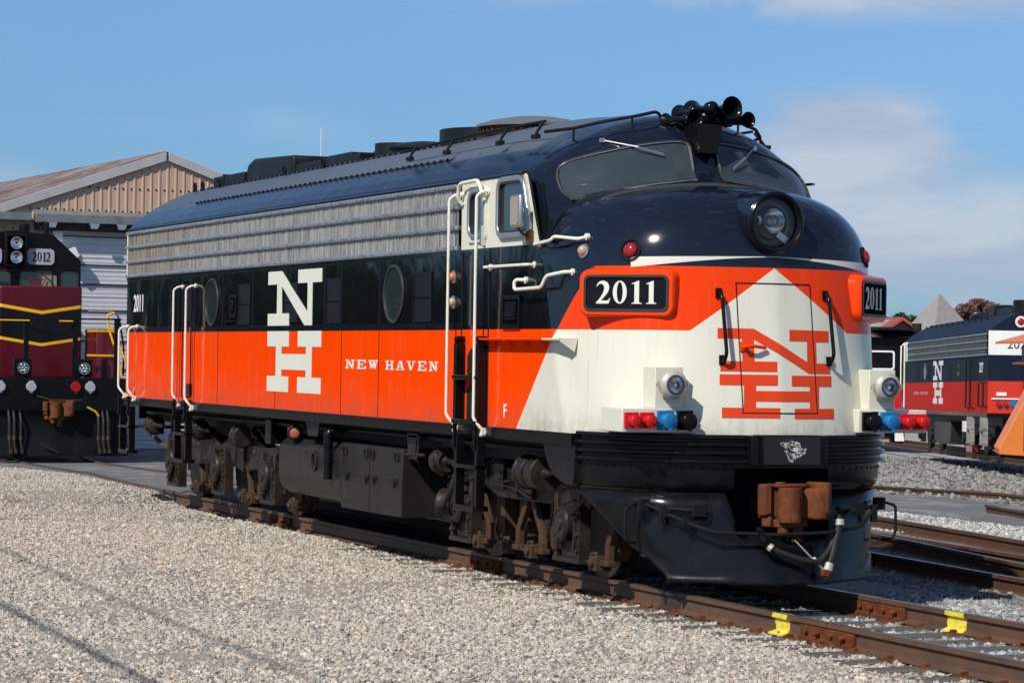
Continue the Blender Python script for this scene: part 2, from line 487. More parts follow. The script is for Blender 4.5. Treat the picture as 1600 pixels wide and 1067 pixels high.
def build_body():
    XC, ZC = 14.2, 2.6
    # lower grid: horizontal rays; theta from plan arc length
    pl = plan_at(2.3, 0, 14.2, 110)
    P2 = np.array(pl); P2[0] = (14.2, -W); P2[-1] = (14.2, W)
    seg = np.r_[0, np.cumsum(np.hypot(*np.diff(P2, axis=0).T))]
    s = np.linspace(0, seg[-1], 190)
    px = np.interp(s, seg, P2[:,0]); py = np.interp(s, seg, P2[:,1])
    th = np.arctan2(py, px-XC); th[0] = -math.pi/2; th[-1] = math.pi/2
    zl = np.r_[1.255, np.linspace(1.36, ZC, 34)]
    T, Z = np.meshgrid(th, zl)
    o = np.stack([np.full_like(T, XC), np.zeros_like(T), Z], -1)
    d = np.stack([np.cos(T), np.sin(T), np.zeros_like(T)], -1)
    low = solve(o, d, .5, 4.2)
    ph = np.linspace(0, math.pi/2, 231)[1:]
    T, PH = np.meshgrid(th, ph)
    d = np.stack([np.cos(PH)*np.cos(T), np.cos(PH)*np.sin(T), np.sin(PH)], -1)
    o = np.broadcast_to(np.array([XC, 0, ZC]), d.shape)
    up = solve(o, d, .5, 4.2)
    G = np.concatenate([low, up], 0)
    nr, nc = G.shape[:2]
    vs = G.reshape(-1, 3)
    fs = [(r*nc+c, r*nc+c+1, (r+1)*nc+c+1, (r+1)*nc+c) for r in range(nr-1) for c in range(nc-1)]
    # straight hull behind, same section as the front's boundary ring
    secL = G[:, 0]; secR = G[::-1, -1]
    sec = np.concatenate([secL, secR[1:]], 0)
    # towards the rear blend the section into the plain carbody roof
    xs = list(np.linspace(14.2, 13.2, 6)) + list(np.linspace(12.4, 0.0, 18))
    base = len(vs); n = len(sec); hull = []
    for i, x in enumerate(xs):
        k = min(1, i/5.0); k = k*k*(3-2*k)
        for (sx, sy, sz) in sec:
            z2 = sz
            if sz > 3.3:
                # plain profile along the same polar ray
                a = math.atan2(abs(sy), sz-ZC)
                lo, hi = .2, 2.5
                for _ in range(26):
                    m_ = (lo+hi)/2
                    yy = m_*math.sin(a); zz = ZC + m_*math.cos(a)
                    ins = yy < 1.5 and zz < roof_z(yy)
                    lo, hi = (m_, hi) if ins else (lo, m_)
                yy = lo*math.sin(a); zz = ZC + lo*math.cos(a)
                y2 = (abs(sy)*(1-k) + yy*k)*(1 if sy >= 0 else -1); z2 = sz*(1-k) + zz*k
            else: y2 = sy
            hull.append((x, y2, z2))
    vs = np.concatenate([vs, np.array(hull)], 0)
    for i in range(len(xs)-1):
        for j in range(n-1):
            a = base+i*n+j
            fs.append((a, a+1, a+n+1, a+n))
    # rear end wall and floor
    last = base + (len(xs)-1)*n
    c = len(vs); vs = np.concatenate([vs, [[0, 0, 2.6]]], 0)
    for j in range(n-1): fs.append((last+j, last+j+1, c))
    fs.append((last+n-1, last, c))
    mb = MB(); mb.v = [tuple(p) for p in vs]; mb.f = fs; mb.mi = [0]*len(fs)
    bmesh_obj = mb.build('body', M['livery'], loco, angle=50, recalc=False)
    me = bmesh_obj.data
    bm = bmesh.new(); bm.from_mesh(me)
    bmesh.ops.remove_doubles(bm, verts=bm.verts, dist=1e-4)
    hole = [f for f in bm.faces if f.calc_center_median().x > 16.3 and math.hypot(f.calc_center_median().y, f.calc_center_median().z-3.235) < .205]
    bmesh.ops.delete(bm, geom=hole, context='FACES')
    bmesh.ops.recalc_face_normals(bm, faces=bm.faces)
    bm.to_mesh(me); bm.free()
    me.polygons.foreach_set('use_smooth', [True]*len(me.polygons)); me.set_sharp_from_angle(angle=R(38))
    return bmesh_obj
body = build_body()

def on_nose(polys, name, mat, off=.004, parent=None, step=.035, th=0):
    """flat outlines in (y, z) laid over the curved nose"""
    bm = bmesh.new()
    for poly in polys:
        tr = tessellate_polygon([[Vector((p[0], p[1], 0)) for p in poly]])
        vv = [bm.verts.new((0, p[0], p[1])) for p in poly]
        for t in tr:
            try: bm.faces.new([vv[i] for i in t])
            except ValueError: pass
    bmesh.ops.dissolve_limit(bm, angle_limit=.01, verts=bm.verts, edges=bm.edges)
    ys = [v.co.y for v in bm.verts]; zs = [v.co.z for v in bm.verts]
    y = min(ys)
    while y < max(ys):
        y += step; g = bm.verts[:]+bm.edges[:]+bm.faces[:]
        bmesh.ops.bisect_plane(bm, geom=g, plane_co=(0, y, 0), plane_no=(0,1,0))
    z = min(zs)
    while z < max(zs):
        z += step*3; g = bm.verts[:]+bm.edges[:]+bm.faces[:]
        bmesh.ops.bisect_plane(bm, geom=g, plane_co=(0, 0, z), plane_no=(0,0,1))
    for v in bm.verts:
        x = 15.0
        xs = nose_x(v.co.y, v.co.z); nn = nose_n(xs, v.co.y, v.co.z)
        v.co = Vector((xs, v.co.y, v.co.z)) + nn*off
    for f in bm.faces:
        f.normal_update()
        if f.normal.x < 0: f.normal_flip()
        f.smooth = True
    me = bpy.data.meshes.new(name); bm.to_mesh(me); bm.free(); me.materials.append(mat)
    o = bpy.data.objects.new(name, me); COL.objects.link(o); o.parent = parent or loco
    return o
def rect(a, b, c, d): return [(a, c), (b, c), (b, d), (a, d)]

# -------- lettering
def glyph_2():
    return [(.03,0),(.60,0),(.68,.24),(.645,.24),(.60,.165),(.53,.135),(.25,.135),(.38,.27),(.53,.44),(.60,.57),(.625,.70),(.60,.83),(.53,.93),(.43,.985),(.33,1),
            (.21,.975),(.11,.90),(.045,.76),(.08,.745),(.13,.82),(.20,.865),(.28,.86),(.35,.82),(.395,.74),(.40,.64),(.36,.50),(.28,.35),(.16,.18),(.03,.035)]
def glyph_1():
    return [(.12,0),(.58,0),(.58,.03),(.50,.045),(.455,.09),(.455,1),(.42,1),(.12,.88),(.12,.85),(.20,.865),(.245,.84),(.245,.09),(.20,.045),(.12,.03)]
def glyphs_text(mb, txt, x0, z0, h, w, axis, a0, a1, adv=.76, flip=1, thin=1.0):
    x = x0
    for ch in txt:
        def T(p): return [(x + flip*q[0]*w, z0 + q[1]*h) for q in p]
        if ch == '2': mb.prism(T(glyph_2()), axis, a0, a1)
        elif ch == '1': mb.prism(T(glyph_1()), axis, a0, a1)
        elif ch == '0':
            o_ = [(.345+.315*math.cos(2*math.pi*k/36), .5+.5*math.sin(2*math.pi*k/36)) for k in range(36)]
            i_ = [(.345+.135*math.cos(2*math.pi*k/36), .5+.445*math.sin(2*math.pi*k/36)) for k in range(36)]
            mb.ring(T(o_), T(i_), axis, a0, a1)
        x += flip*w*(adv if ch != '1' else adv*.86)
    return x
def sans_text(name, txt, size, mat, parent, M4, ext=.001, sx=1.0, bold=0.0, space=1.0):
    cu = bpy.data.curves.new(name, 'FONT'); cu.body = txt; cu.size = size; cu.extrude = ext; cu.offset = bold
    cu.space_character = space; cu.resolution_u = 4
    o = bpy.data.objects.new(name+'_c', cu); COL.objects.link(o)
    bpy.context.view_layer.update()
    me = bpy.data.meshes.new_from_object(o.evaluated_get(bpy.context.evaluated_depsgraph_get()))
    bpy.data.objects.remove(o); bpy.data.curves.remove(cu)
    me.transform(Matrix.Diagonal((sx, 1, 1, 1))); me.transform(M4)
    me.materials.clear(); me.materials.append(mat); me.name = name
    q = bpy.data.objects.new(name, me); COL.objects.link(q); q.parent = parent
    return q
SIDE = lambda x, y, z: Matrix.Translation((x, y, z)) @ Matrix.Rotation(R(90), 4, 'X')     # text facing -Y
FRONT = lambda x, y, z: Matrix.Translation((x, y, z)) @ Matrix.Rotation(R(90), 4, 'Z') @ Matrix.Rotation(R(90), 4, 'X')  # facing +X

YS = -W - .004
def side_logo(parent, x0=6.86, mat=M['decal'], y=YS, s=1.0):
    mb = MB()
    a, b = y - .001, y + .003
    def bx(xa, xb, za, zb): mb.prism(rect(xa, xb, za, zb), 'y', a, b)
    o = x0 - 6.86
    # letter N
    N = [(6.86,2.99),(7.40,2.99),(8.31,2.56+.0),(8.31,2.835),(8.03,2.835),(8.03,2.99),(8.91,2.99),(8.91,2.835),(8.565,2.835),(8.565,2.345),(8.27,2.345),(7.42,2.80),(7.42,2.49),(7.70,2.49),(7.70,2.345),(6.86,2.345),(6.86,2.49),(7.22,2.49),(7.22,2.835),(6.86,2.835)]
    N[2] = (8.39,2.50); N[3] = (8.39,2.835); N[10] = (8.29,2.345); N[11] = (7.40,2.815)
    mb.prism([(p[0]+o, p[1]) for p in N], 'y', a, b)
    for r in ((6.86,7.70,2.10,2.282),(8.05,8.91,2.10,2.282),(7.20,7.42,1.75,2.10),(8.36,8.57,1.75,2.10),(7.42,8.36,1.83,2.015),
              (6.86,7.70,1.568,1.75),(8.05,8.91,1.568,1.75)):
        bx(r[0]+o, r[1]+o, r[2], r[3])
    return mb.build('railway_logo', mat, parent)
side_logo(loco)

def slab(mb, ch, x, z, w, h, t, y0, y1):
    """slab-serif capital in strokes"""
    s = t*1.15
    def B(a, b, c, d): mb.prism(rect(x+a*w, x+b*w, z+c*h, z+d*h), 'y', y0, y1)
    def L(p, q, th):
        dx = q[0]-p[0]
        mb.prism([(x+(p[0]-th/2)*w, z+p[1]*h), (x+(p[0]+th/2)*w, z+p[1]*h), (x+(q[0]+th/2)*w, z+q[1]*h), (x+(q[0]-th/2)*w, z+q[1]*h)], 'y', y0, y1)
    if ch == 'N':
        B(0,.34,.86,1); B(.64,1,.86,1); B(0,.36,0,.14); B(.12,.24,.14,.86); B(.76,.88,0,.86); L((.24,.93),(.78,.06),.2)
    elif ch == 'E':
        B(0,.95,.86,1); B(0,.98,0,.14); B(.12,.30,.14,.86); B(.30,.62,.44,.56); B(.55,.64,.34,.66); B(.84,.95,.66,.86); B(.87,.98,.14,.34)
    elif ch == 'W':
        B(0,.30,.86,1); B(.36,.64,.86,1); B(.72,1,.86,1); L((.15,.86),(.33,0),.15); L((.5,.86),(.35,0),.1); L((.52,.86),(.70,0),.15); L((.86,.86),(.71,0),.1)
    elif ch == 'H':
        B(0,.38,.86,1); B(.62,1,.86,1); B(0,.38,0,.14); B(.62,1,0,.14); B(.1,.28,.14,.86); B(.72,.90,.14,.86); B(.28,.72,.44,.58)
    elif ch == 'A':
        B(0,.36,0,.14); B(.60,1,0,.14); L((.16,.1),(.46,1),.12); L((.82,.1),(.54,1),.18); B(.3,.7,.30,.42)
    elif ch == 'V':
        B(0,.38,.86,1); B(.64,1,.86,1); L((.18,.9),(.48,0),.18); L((.84,.9),(.52,0),.12)
def road_name(parent, x0, mat):
    mb = MB(); x = x0
    for wd in ('NEW', 'HAVEN'):
        for ch in wd:
            w = .30
            slab(mb, ch, x, 1.872, w, .094, .14, YS-.001, YS+.003); x += .385
        x += .14
    return mb.build('road_name_lettering', mat, parent)
mbn = MB()
def nm(x0, x1, txt, mb):
    n = len(txt); p = (x1-x0+.085)/n; w = p-.085
    for i, ch in enumerate(txt): slab(mb, ch, x0+i*p, 1.868, w, .098, .14, YS-.001, YS+.003)
nm(9.78, 10.84, 'NEW', mbn); mbn.build('road_name_lettering', M['decalwhite'], loco)
mbn = MB(); nm(11.09, 12.64, 'HAVEN', mbn)
mbn.build('road_name_lettering', M['decalwhite'], loco)
sans_text('side_number', '2011', .335, M['decalwhite'], loco, SIDE(.40, YS, 2.575), sx=.86, bold=.006)
sans_text('front_end_letter', 'F', .18, M['decalwhite'], loco, SIDE(14.40, YS, 1.46), sx=1.0, bold=.003)

# nose logo (y, z outlines)
def nose_logo():
    def q(u, v): return ((u - (978 + (v-320)*.0577))/442, 2.305 - (v-318)*.001974)
    def rc(a, b, c, d): return [q(a, c), q(b, c), q(b, d), q(a, d)]
    N = [(738,318),(878,318),(1113,462),(1112,370),(1030,370),(1030,320),(1218,322),(1218,372),(1155,372),(1158,467),(1225,468),(1225,513),(1120,512),(880,366),(883,462),(975,462),(975,507),(750,507),(750,462),(835,462),(832,363),(738,363)]
    polys = [[q(*p) for p in N],
             rc(748,978,520,567), rc(1040,1230,522,569), rc(842,890,567,665), rc(1124,1168,569,667), rc(890,1124,591,637),
             rc(758,988,665,710), rc(1053,1242,667,712)]
    on_nose(polys, 'nose_logo', M['decalred'], .0035)
nose_logo()

# nose door outline, handle
def strip(y0, z0, y1, z1, w=.0045):
    d = Vector((y1-y0, z1-z0)).normalized(); n = Vector((-d.y, d.x))*w
    return [(y0-n.x, z0-n.y), (y1-n.x, z1-n.y), (y1+n.x, z1+n.y), (y0+n.x, z0+n.y)]
on_nose([strip(-.362,2.70,-.362,1.575), strip(.362,1.575,.362,2.70), strip(-.368,2.70,.368,2.70), strip(-.368,1.575,.368,1.575)], 'door_seam', M['matblack'], .0055, step=.05)
mb = MB()
hx = nose_x(-.32, 2.15)
mb.cbox((hx+.012, -.335, 2.15), (.02, .055, .085)).cyl((hx, -.33, 2.15), (hx+.075, -.33, 2.15), .022)
mb.tube([(hx+.065, -.35, 2.15), (hx+.085, -.27, 2.155), (hx+.06, -.14, 2.14)], .017)
mb.build('door_handle', M['orange'], loco, .004)

# ---------------------------------------------------------------- windshields
def patch(outline, name, mat, off, inner=None, origin=None, axis=1):
    pass
WS = [(-.150,3.69),(-.21,3.665),(-.75,3.585),(-1.19,3.47),(-1.25,3.485),(-1.285,3.55),(-1.29,3.66),(-1.265,3.75),(-1.20,3.82),(-.97,3.90),(-.6,3.985),(-.27,4.03),(-.17,4.02),(-.135,3.97)]
def cab_x(y, z):
    # skin of the cab front only (behind the nose hood)
    lo, hi = 14.3, 16.4
    for _ in range(40):
        m_ = (lo+hi)/2
        if float(fcab(np.array(m_), np.array(y), np.array(z))) < 0: lo = m_
        else: hi = m_
    return lo
def windshield(s):
    # resample smooth closed outline
    P0 = [Vector((p[0]*s, p[1])) for p in WS]
    n = len(P0); out = []
    for i in range(n):
        a, b_, c, d = P0[i-1], P0[i], P0[(i+1) % n], P0[(i+2) % n]
        L = (c-b_).length; k = max(2, int(L/.04))
        for j in range(k):
            t = j/k
            out.append(.5*((2*b_) + (c-a)*t + (2*a-5*b_+4*c-d)*t*t + (3*b_-a-3*c+d)*t**3) if True else b_)
    bm = bmesh.new()
    vv = [bm.verts.new((0, p.x, p.y)) for p in out]
    tr = tessellate_polygon([[Vector((p.x, p.y, 0)) for p in out]])
    for t in tr:
        try: bm.faces.new([vv[i] for i in t])
        except ValueError: pass
    bmesh.ops.dissolve_limit(bm, angle_limit=.01, verts=bm.verts, edges=bm.edges)
    ys = [v.co.y for v in bm.verts]
    y = min(ys)
    while y < max(ys):
        y += .06; bmesh.ops.bisect_plane(bm, geom=bm.verts[:]+bm.edges[:]+bm.faces[:], plane_co=(0,y,0), plane_no=(0,1,0))
    z = 3.4
    while z < 4.1:
        z += .08; bmesh.ops.bisect_plane(bm, geom=bm.verts[:]+bm.edges[:]+bm.faces[:], plane_co=(0,0,z), plane_no=(0,0,1))
    def hx_(y, z):
        x = cab_x(y, z) - .02
        while x < 16.2 and float(F(np.array(x), np.array(y), np.array(z))) < 0: x += .004
        return min(x, cab_x(y, z) + .10)
    for v in bm.verts: v.co.x = hx_(v.co.y, v.co.z) + .006
    for f in bm.faces:
        f.normal_update()
        if f.normal.x < 0: f.normal_flip()
        f.smooth = True
    me = bpy.data.meshes.new('windshield'); bm.to_mesh(me); bm.free(); me.materials.append(M['wsglass'])
    o = bpy.data.objects.new('windshield', me); COL.objects.link(o); o.parent = loco
    mb = MB(); pts = [(hx_(p.x, p.y)+.012, p.x, p.y) for p in out]
    mb.tube(pts + pts[:2], .017, 8)
    mb.build('gasket', M['rubber'], o)
    mb = MB(); cxm = sum(p.x for p in out)/len(out); czm = sum(p.y for p in out)/len(out)
    pts2 = [(p[0]+.012, cxm+(p[1]-cxm)*1.004, czm+(p[2]-czm)*1.004) for p in pts]
    mb.tube(pts2 + pts2[:2], .0055, 5); mb.build('trim', M['alu'], o)
    return hx_
for s in (1, -1): wsx = windshield(s)
# wipers
for (ya, za, yb, zb, yc, zc, s) in ((-.62,4.10,-.35,3.96,-.02,3.86,1), (.60,4.075,.44,3.94,.28,3.80,1)):
    pass
def wiper(pts):
    mb = MB()
    P3 = [(cab_x(y, z)+o, y, z) for y, z, o in pts]
    mb.cbox(P3[0], (.05, .035, .04)); mb.tube(P3[:2], .008, 6); mb.tube([P3[1], P3[2]], .007, 6)
    mb.tube([tuple(Vector(P3[1])+Vector((.0,0,-.012))), tuple(Vector(P3[2])+Vector((0,0,-.01)))], .005, 5)
    mb.build('wiper', M['alu'], loco)
wiper([(-.865,4.035,.04),(-.62,3.965,.07),(-.40,3.905,.05)])
wiper([(.60,4.01,.04),(.45,3.92,.07),(.28,3.80,.04)])

# ---------------------------------------------------------------- side: grille, battens, seams, portholes
def add_rivets(mb, pts, r=.008, nrm=(0,-1,0)):
    for p in pts:
        mb.lathe(p, nrm, [(-.003, r), (.003, r*.8), (.006, r*.25)], 6, True)

mb = MB()
ys_ = -1.512
n = 625; xs = np.linspace(.09, 13.19, n)
for (z0, z1) in ((3.085,3.27),(3.29,3.475),(3.50,3.675)):
    vs = []; fs = []
    for i, x in enumerate(xs):
        y = ys_ - (.013 if (i % 4) in (1, 2) else 0) - .003*math.sin(i*12.9898)
        vs += [(x, y, z0), (x, y, z1)]
    for i in range(n-1): fs.append((2*i, 2*i+2, 2*i+3, 2*i+1))
    mb.add(vs, fs)
mb.mirror_y()
gr = mb.build('side_grille', M['grille'], loco, angle=20, recalc=False)
mb = MB()
for z0, z1 in ((3.056,3.104),(3.256,3.304),(3.462,3.510),(3.662,3.71)):
    mb.prism([(-1.50,z0),(-1.550,z0+.004),(-1.560,(z0+z1)/2),(-1.550,z1-.004),(-1.50,z1)], 'x', .08, 13.2)
    add_rivets(mb, [(x, -1.558, (z0+z1)/2) for x in np.arange(.2, 13.2, .42)], .009)
for x in (4.9, 7.9):
    mb.box(x-.006, x+.006, -1.530, -1.5, 3.06, 3.70)
mb.mirror_y(); mb.build('grille_strip', M['strip'], gr, angle=40)

def both_sides(mb): return mb.mirror_y()
mb = MB()      # sill
mb.box(0, 16.04, -1.517, -1.44, 1.252, 1.362)
add_rivets(mb, [(x, -1.517, 1.335) for x in np.arange(.1, 16, .155)], .008)
both_sides(mb).build('side_sill', M['black'], loco, .004)
mb = MB()
mb.box(0, 13.25, -1.508, -1.49, 2.287, 2.347); mb.box(0, 13.25, -1.510, -1.49, 3.012, 3.056)
add_rivets(mb, [(x, -1.508, 2.317) for x in np.arange(.1, 13.2, .14)], .008)
add_rivets(mb, [(x, -1.510, 3.034) for x in np.arange(.1, 13.2, .14)], .008)
for x in (4.9, 6.22, 9.0, 9.6, 10.86, 2.78, 3.62):
    mb.box(x-.022, x+.022, -1.507, -1.49, 2.347, 3.012); add_rivets(mb, [(x+.01, -1.507, z) for z in np.arange(2.42, 3.0, .12)], .007)
both_sides(mb).build('batten', M['navyg'], loco, .002)
for x in (4.72, 7.19, 9.62, 10.86, 2.78, 3.62):
    mb = MB(); mb.box(x-.0045, x+.0045, -1.5045, -1.49, 1.362, 2.287); mb.cur = 1
    add_rivets(mb, [(x-.04, -1.5, z) for z in np.arange(1.45, 2.26, .13)], .007)
    both_sides(mb).build('panel_seam', [M['matblack'], M['orange']], loco)
mb = MB()      # gutter under the roof and rivet line
mb.prism([(-1.49,3.722),(-1.53,3.73),(-1.53,3.742),(-1.49,3.75)], 'x', .0, 14.85)
add_rivets(mb, [(x, -1.50, 3.76) for x in np.arange(.08, 13.2, .085)], .0095)
both_sides(mb).build('roof_gutter', M['navyg'], loco)

for x in (4.44, 11.33):
  for s in (-1, 1):
    mb = MB(); mb.prism(circ(x, 2.66, .285, 40), 'y', s*1.5, s*1.508)
    g = mb.build('porthole', M['glass'], loco)
    mb = MB()
    pts = [(x+.292*math.cos(q), s*1.512, 2.66+.292*math.sin(q)) for q in np.linspace(0, 2*math.pi, 49)]
    mb.tube(pts, .017, 8); mb.build('ring', M['rubber'], g)
for x0, x1 in ((5.6,6.1),(7.52,8.0),(9.08,9.56),(11.92,12.42)):
    mb = MB(); mb.box(x0, x1, -1.5035, -1.49, 2.385, 2.60); mb.box(x0, x1, -1.5035, -1.49, 2.615, 2.845)
    if x0 > 8.5 or x0 < 7: mb.ring(rect(x0-.02, x1+.02, 2.365, 2.865), rect(x0, x1, 2.385, 2.845), 'y', -1.509, -1.49)
    both_sides(mb).build('air_screen', M['screen'], loco)
def latch(x0, x1, z0, z1):
    mb = MB()
    mb.ring(rrect(x0, x1, z0, z1, .03), rrect(x0+.035, x1-.035, z0+.035, z1-.035, .02), 'y', -1.525, -1.49)
    mb.box(x0+.09, x1-.09, -1.53, -1.5, z0+.09, z1-.06); mb.box(x0+.10, x1-.10, -1.545, -1.5, z0+.12, z0+.14)
    mb.build('latch', M['black'], loco, .003)
latch(5.28, 5.56, 2.46, 2.74); mb = MB(); mb.box(5.12, 5.5, -1.535, -1.5, 2.40, 2.42); mb.build('latch_bar', M['black'], loco)
latch(14.36, 14.80, 2.285, 2.60)

# rear side door with its step, rear corner
mb = MB()
mb.ring(rrect(3.02, 3.46, 1.40, 2.98, .06), rrect(3.045, 3.435, 1.425, 2.955, .05), 'y', -1.512, -1.49)
mb.prism(rrect(3.08, 3.40, 2.42, 2.90, .05), 'y', -1.506, -1.49)
both_sides(mb).build('rear_door_frame', M['matblack'], loco)
mb = MB(); mb.box(3.22, 3.5, -1.53, -1.49, 1.44, 1.60); mb.build('step_plate', M['black'], loco, .004)
mb = MB(); mb.box(3.06, 3.5, -1.60, -1.49, 1.385, 1.41); mb.build('footstep', M['orange'], loco, .003)
mb = MB(); mb.box(-.012, .085, -1.512, -1.44, 3.06, 3.71); both_sides(mb).build('corner_trim', M['cream'], loco)

# handrails
def handrail(pts, r=.019, mat=None, name='handrail', foot=True, fil=.06):
    mb = MB(); mb.tube(pts, r, 10, fil)
    if foot:
        for p in (pts[0], pts[-1]):
            mb.cyl((p[0], p[1]-.012, p[2]), (p[0], p[1]+.02, p[2]), .032, n=12)
    return mb.build(name, mat or M['creamtube'], loco)
def vrail(x, zb, zt, out=.11, dx=.04):
    handrail([(x+dx, -1.51, zt), (x+dx, -1.51-out*.5, zt), (x, -1.51-out, zt-.04), (x, -1.51-out, zb+.05), (x+dx*1.2, -1.51-out*.7, zb-.01), (x+dx*1.2, -1.50-.02, zb-.08)], .0155, fil=.04)
    mb = MB(); mb.cbox((x+dx*1.2, -1.535, zb-.07), (.05, .05, .07)); mb.cyl((x+dx*1.2, -1.51, zb-.10), (x+dx*1.2, -1.57, zb-.10), .02, n=10)
    mb.build('rail_bracket', M['cream'], loco, .005)
vrail(2.98, 1.40, 2.88); vrail(3.60, 1.36, 2.88)
vrail(.04, 1.45, 2.36); vrail(.58, 1.42, 2.36)
vrail(13.20, 1.40, 3.60); vrail(13.93, 1.38, 3.60)
# grab rails by the cab
handrail([(14.04, -1.51, 2.872), (14.04, -1.58, 2.872), (15.10, -1.58, 2.872), (15.10, -1.50, 2.872)], .015, fil=.02)
handrail([(14.92, -1.51, 2.735), (14.86, -1.60, 2.74), (14.86, -1.60, 2.645), (15.50, -1.60, 2.655), (15.56, -1.58, 2.76), (15.84, -1.52, 2.79), (15.86, -1.45, 2.79)], .017, fil=.05)
handrail([(15.22, -1.50, 3.06), (15.25, -1.58, 3.05), (15.62, -1.57, 3.075), (15.66, -1.55, 3.11), (15.98, -1.45, 3.08), (16.0, -1.38, 3.10)], .016, fil=.04)
mb = MB(); mb.cyl((15.42,-1.46,3.10),(15.40,-1.53,3.10),.035); mb.tube([(15.3,-1.5,3.10),(15.6,-1.46,3.09)], .012); mb.build('rail_bracket', M['black'], loco)

# marker lamps on the side
def side_lamp(x, y, z, mat, r=.045, nrm=(0,-1,0)):
    mb = MB(); mb.lathe((x, y, z), nrm, [(0, r*1.35), (.012, r*1.35), (.018, r*1.05), (.018, r*.9)], 20)
    o = mb.build('marker_lamp', M['chrome'], loco)
    mb = MB(); mb.dome(Vector((x, y, z)) + Vector(nrm)*.014, nrm, r, .05, 18); mb.build('lens', mat, o)
side_lamp(13.06, -1.50, 2.805, M['amber'], .048); side_lamp(13.06, -1.50, 2.555, M['palelens'], .048)
nx = nose_x(-1.40, 2.975)
nn = nose_n(nx, -1.40, 2.975)
side_lamp(nx, -1.40, 2.975, M['palelens'], .05, tuple(nn))

# cab side: cream panels, door, windows, mirror
mb = MB()
po = [(13.25,3.06),(15.24,3.06),(15.12,3.30),(14.93,3.69),(14.88,3.72),(13.25,3.715)]
mb.prism(po, 'y', -1.506, -1.49)
mb.build('cab_side_panel', M['cream'], loco, .002)
mb = MB(); mb.prism([(13.25,3.06),(14.95,3.06),(14.85,3.4),(14.70,3.715),(13.25,3.715)], 'y', 1.49, 1.503); mb.build('cab_side_panel', M['cream'], loco, .002)
mb = MB(); mb.tube([(15.262,-1.505,3.05),(15.14,-1.505,3.30),(14.95,-1.505,3.70),(14.90,-1.505,3.735)], .014, 6); mb.build('cab_edge_trim', M['matblack'], loco)
def side_window(x0, x1, z0, z1, slope=0, name='cab_window', rr=.08, tw=.05):
    def out(e):
        pts = rrect(x0-e, x1+e, z0-e, z1+e, rr+e)
        return [(x - (slope*(z-z0)/(z1-z0) if x > (x0+x1)/2 else 0), z) for x, z in pts]
    for s in (1,):
        mb = MB(); mb.prism(out(0), 'y', -1.500, -1.5085); g = mb.build(name, M['glass'], loco)
        mb = MB(); mb.ring(out(tw), out(0), 'y', -1.545, -1.49); mb.build('frame', M['alu'], g, .008)
        mb = MB(); mb.ring(out(.0), out(-.018), 'y', -1.535, -1.49); mb.build('gasket', M['rubber'], g)
    return g
side_window(14.27, 15.02, 3.185, 3.665, .17)
mb = MB(); mb.prism(rrect(14.0, 14.6, 3.2, 3.6, .08), 'y', 1.49, 1.507); mb.build('cab_window', M['glass'], loco)
side_window(13.52, 13.84, 3.20, 3.60, 0, 'door_window', .10, .045)
mb = MB()
mb.ring(rrect(13.43, 13.93, 3.12, 3.66, .08), rrect(13.475, 13.885, 3.155, 3.645, .10), 'y', -1.528, -1.49)
mb.build('door_window_surround', M['cream'], loco, .004)
handrail([(13.30, -1.52, 3.50), (13.30, -1.57, 3.56), (13.36, -1.58, 3.70), (13.86, -1.58, 3.71), (13.93, -1.57, 3.60), (13.93, -1.54, 3.52)], .019, fil=.08, foot=False)
mb = MB(); mb.box(13.86, 13.90, -1.56, -1.5, 3.08, 3.28); mb.tube([(13.63,-1.53,3.11),(13.72,-1.56,3.12)], .012); mb.build('door_latch', M['chrome'], loco, .005)
mb = MB()   # mirror
mb.cbox((15.04, -1.66, 3.36), (.235, .05, .30)); mir = mb.build('mirror', M['alu'], loco, .02)
mb = MB(); mb.prism(rrect(14.95, 15.13, 3.235, 3.485, .025), 'y', -1.686, -1.69); mb.build('mirror_back', simple('mirror_back_grey', (.32,.28,.22), .5), mir)
mb = MB(); mb.tube([(15.05,-1.5,3.13),(15.06,-1.6,3.15),(15.04,-1.66,3.22)], .014); mb.cbox((15.06,-1.53,3.12),(.05,.07,.12)); mb.build('mirror_bracket', M['brownpipe'], mir)

# cab door recess and ladder
mb = MB()
mb.ring([(13.27,1.365),(14.0,1.365),(14.0,3.055),(13.27,3.055)], [(13.29,1.385),(13.98,1.385),(13.98,3.035),(13.29,3.035)], 'y', -1.509, -1.49)
mb.prism(rrect(13.42, 13.86, 2.32, 3.0, .07), 'y', -1.507, -1.49)
mb.build('cab_door_panel', M['navyg'], loco, .003)
mb = MB()
for x in (13.36, 13.945): mb.box(x-.035, x+.035, -1.60, -1.50, 1.36, 2.14); mb.cyl((x,-1.5,2.19),(x,-1.60,2.19),.03); mb.box(x-.02, x+.02, -1.6, -1.5, 2.12, 2.2)
for z in (1.375, 1.80): mb.box(13.36, 13.945, -1.63, -1.50, z, z+.045)
mb.build('door_ladder', M['black'], loco, .006)
mb = MB()
for z0, z1 in ((1.42, 1.77), (1.85, 2.10)):
    mb.prism([(13.47,z0),(13.86,z0),(13.86,z1),(13.56,z1),(13.47,z1-.07)], 'y', -1.512, -1.5)
mb.build('kick_plate', M['tank'], loco)
mb = MB()
mb.prism([(-1.5,2.165),(-1.61,2.185),(-1.61,2.20),(-1.5,2.20)], 'x', 14.02, 15.55)
for x in (14.2, 14.6, 15.0, 15.4): mb.prism([(-1.5,2.18),(-1.59,2.18),(-1.5,2.10)], 'x', x-.006, x+.006)
mb.build('cab_ledge', M['orange'], loco)
mb = MB()
mb.prism([(-1.45,2.165),(-1.61,2.185),(-1.61,2.20),(-1.45,2.20)], 'x', 15.55, 15.97); mb.prism([(-1.44,2.2),(-1.61,2.2),(-1.61,2.17),(-1.47,2.08)], 'x', 15.96, 15.975)
